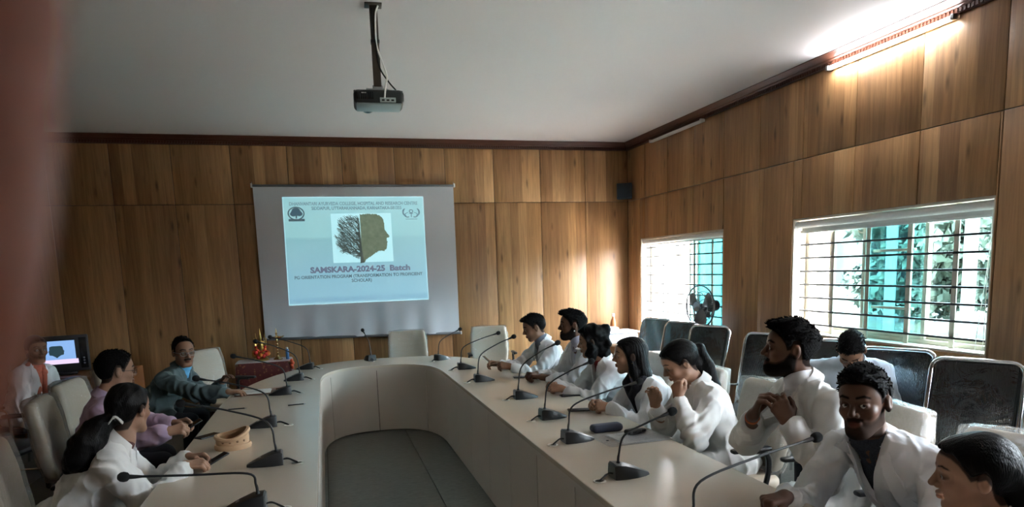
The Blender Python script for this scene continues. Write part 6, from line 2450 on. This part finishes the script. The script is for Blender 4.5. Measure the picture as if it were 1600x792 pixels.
# ================================================================== things lying on the table
ZT = 0.7530
M_BRACE = mat('beige_foam', (0.56, 0.36, 0.21), 0.8, var=0.08, nscale=30)
nb = thing('neck_brace', 'beige foam neck brace standing on the left table arm', 'brace', (-0.588, 4.225, ZT), 0.2)
def brace_ring(r0, r1, f0, f1, n=44):
    vs, fs = [], []
    for k in range(n):
        a = 2*PI*k/n
        c, s = math.cos(a), math.sin(a)
        top, bot = f1(a), f0(a)
        for (rr, z) in ((r0, bot), (r1, bot), (r1+0.004, (bot+top)/2), (r1, top), (r0, top)):
            vs.append((rr*1.12*c, rr*0.95*s, z))
    for k in range(n):
        k2 = (k+1) % n
        for j in range(5):
            fs.append((k*5+j, k*5+(j+1) % 5, k2*5+(j+1) % 5, k2*5+j))
    return MB().add(vs, fs)
brace_ring(0.080, 0.090, lambda a: 0.0, lambda a: 0.030).build('lower_band', M_BRACE, nb)
brace_ring(0.070, 0.080, lambda a: 0.022, lambda a: 0.075+0.016*math.cos(a-0.4)+0.010*math.cos(2*a)).build('collar_wall', M_BRACE, nb)
brace_ring(0.074, 0.088, lambda a: 0.070+0.016*math.cos(a-0.4)+0.010*math.cos(2*a), lambda a: 0.092+0.018*math.cos(a-0.4)+0.010*math.cos(2*a)).build('upper_rim', M_BRACE, nb)
for k in range(4):
    a = -PI/2+(k-1.5)*0.45
    c, s = math.cos(a), math.sin(a)
    q = Vector((c, s, 0)).to_track_quat('Z', 'Y').to_matrix()
    MB().lathe([(0.0, 0.004), (0.004, 0.004), (0.007, 0.002), (0.007, -0.004)], 12, (0.083*1.12*c, 0.083*0.95*s, 0.050), q).build('eyelet', mat('brace_eyelet', (0.30, 0.18, 0.10), 0.6, var=0.0), nb)

M_PAPER = mat('paper', (0.78, 0.78, 0.76), 0.8, var=0.02)
M_INK = mat('ink_grey', (0.30, 0.31, 0.33), 0.8, var=0.0)
def paper_stack(label, x, y, rz, w, h, n=4, seed=1, lines=True, name='paper_sheets'):
    r = random.Random(seed)
    t = thing(name, label, 'papers', (x, y, ZT), rz)
    for k in range(n):
        sh = MB().box((r.uniform(-0.006, 0.006), r.uniform(-0.006, 0.006), 0.001+0.0016*k), (w, h, 0.0014), rot=r.uniform(-0.06, 0.06)).build('sheet', M_PAPER, t)
    if lines:
        for k in range(9):
            MB().box((-0.02+r.uniform(-0.01, 0.01), h*0.38-k*h*0.085, 0.0024+0.0016*(n-1)), (w*r.uniform(0.45, 0.75), 0.004, 0.0004)).build('printed_line', M_INK, t)
    return t
cbd = thing('clipboard', 'brown clipboard under the papers in front of the suited man', 'clipboard', (-0.62, 6.26, ZT), 0.10)
MB().box((0, 0, 0.0025), (0.40, 0.30, 0.004), bev=0.001).build('board', mat('clip_brown', (0.16, 0.06, 0.03), 0.5, var=0.1), cbd)
MB().box((0.16, 0.0, 0.008), (0.03, 0.10, 0.008), bev=0.002).build('clip', M_CHROME, cbd)
t_ = paper_stack('white printed papers on the clipboard in front of the suited man', -0.66, 6.24, 0.06, 0.29, 0.21, 4, 3)
t_.location.z = ZT+0.0050

def pen(label, x, y, rz, col):
    t = thing('pen', label, 'pen', (x, y, ZT+0.0046), rz)
    MB().tube([(-0.068, 0, 0), (0.050, 0, 0)], 0.0045, 8).build('barrel', col, t)
    MB().tube([(0.050, 0, 0), (0.066, 0, 0)], [0.0042, 0.0010], 8).build('tip', M_STEEL, t)
    MB().box((-0.045, 0, 0.0052), (0.036, 0.003, 0.0015)).build('clip', M_STEEL, t)
pen('dark pen lying on the table left of the microphone stand', -0.707, 5.49, 0.03, M_BLACK)
pen('black pen lying close to the inner table edge', -0.268, 5.463, 0.12, M_BLACKG)

def phone(label, x, y, z, rz, tilt=None, w=0.074, l=0.155):
    t = thing('phone', label, 'phone', (x, y, z), rz, group='mobile phones')
    if tilt is not None:
        t.rotation_euler = (tilt[0], tilt[1], rz)
    MB().box((0, 0, 0.0045), (w, l, 0.008), bev=0.003).build('phone_body', M_BLACK, t)
    MB().box((0, 0, 0.0089), (w-0.006, l-0.008, 0.0008)).build('phone_screen', M_BLACKG, t)
    MB().box((w*0.28, l*0.40, -0.0002), (0.016, 0.022, 0.0020), bev=0.0008).build('camera_bump', M_BLACKG, t)
    return t
phone('phone lying flat on the table in front of the far man with the phone', 1.715, 5.955, ZT, 1.45)
phone('phone held up in the hands of the man at the far right', 1.545, 6.545, 0.842, 1.15, (0.75, 0.1))
phone('phone lying under the clasped hands of the woman with the scarf', 1.665, 4.36, ZT, 1.35)
phone('phone under the clasped hands of the woman with the red top', 1.80, 4.90, ZT, 1.5)
phone('black phone lying at the table edge before the pink shirted man', -0.785, 4.60, ZT, -0.75)
phone('phone held in the hands of the man in the pink shirt', -0.905, 4.735, 0.800, -1.2, (0.45, 0.0))
phone('small black phone held by the woman with the hair clip', -0.618, 3.835, 0.790, -1.0, (0.35, 0.0), 0.055, 0.12)

F = Field().box((0, 0, 0.024), (0.100, 0.042, 0.024), 0.022)
pc = thing('spectacle_case', 'navy blue zipped case lying behind the clear folder', 'case', (1.600, 3.725, ZT), 0.02)
V, Q = F.mesh(0.006)
link_mesh('case_body', np_mesh('case_body', V, Q), mat('navy_fabric', (0.020, 0.026, 0.055), 0.6, var=0.1), pc)
MB().tube([(0.099*math.cos(a_)*1.0, 0.041*math.sin(a_), 0.026) for a_ in [2*PI*k/40 for k in range(40)]], 0.0022, 5, closed=True).build('zip', M_BLACK, pc)
M_FOLD = clear_mat('clear_folder', (0.97, 0.975, 0.98), gloss=0.04, rough=0.08, bump=0.3, bscale=20, milky=0.10)
fd = thing('document_folder', 'clear plastic folder with papers in front of the ponytailed woman', 'folder', (1.655, 3.505, ZT), 0.06)
for k in range(3):
    MB().box((0.05+0.003*k, 0.004*k, 0.0016+0.0020*k), (0.30, 0.235, 0.0018), rot=0.03*(k-1)).build('sheet', M_PAPER, fd)
for k in range(8):
    MB().box((0.06, 0.085-0.022*k, 0.0070), (0.22-0.02*(k % 3), 0.004, 0.0004)).build('printed_line', M_INK, fd)
MB().box((0, 0, 0.0086), (0.41, 0.30, 0.0012), rot=0.0).build('plastic_cover', M_FOLD, fd)
MB().lathe([(0.0, 0.0035), (0.007, 0.003), (0.008, 0.0)], 12, (-0.155, -0.015, 0.0092)).build('snap_button', M_BLACK, fd)
ck = thing('key_pouch', 'small black pouch lying on the clear folder', 'pouch', (1.705, 3.575, ZT+0.0096), 0.25)
F = Field().box((0, 0, 0.014), (0.050, 0.030, 0.014), 0.012).box((0.055, 0.012, 0.009), (0.045, 0.020, 0.009), 0.008, k=0.01)
V, Q = F.mesh(0.005)
link_mesh('pouch_body', np_mesh('pouch_body', V, Q), mat('black_leather', (0.016, 0.016, 0.018), 0.45, var=0.15), ck)
MB().box((-0.008, -0.0305, 0.015), (0.030, 0.003, 0.010), bev=0.001).build('pouch_flap', M_BLACKG, ck)

# ================================================================== the photographer's own finger before the lens
fg = Field()
ptsF = []
for (u, v, k) in ((64, -160, 1.0), (54, 0, 1.0), (42, 200, 1.0), (26, 350, 1.0), (4, 480, 0.98), (-32, 620, 0.90), (-60, 700, 0.75)):
    r_ = 0.0092*k
    ptsF.append((CAM_POS+0.052*(_fw+(u-800)/_f*_ca-(v-_cy)/_f*_cb)-_ca*r_*1.02, r_))
for i in range(len(ptsF)-1):
    fg.cone(ptsF[i][0], ptsF[i+1][0], ptsF[i][1], ptsF[i+1][1], 0.003)
V, Q = fg.mesh(0.0012)
fgm = np_mesh('fingertip', V-CAM_POS, Q, np.repeat(np.array([[0.25, 0.078, 0.046]]), len(V), 0))
fo = link_mesh('fingertip', fgm, M_SKIN, None, tuple(CAM_POS))
tag(fo, 'blurred brown finger of the photographer at the left picture edge', 'finger')
nl = MB().ball(tuple(ptsF[-2][0]-CAM_POS+_fw*0.0*1.0-_ca*0.0015-_fw*0.0070), (0.0045, 0.0018, 0.006), 12, 8).build('fingernail', mat('nail', (0.16, 0.08, 0.055), 0.25, var=0.0), fo)
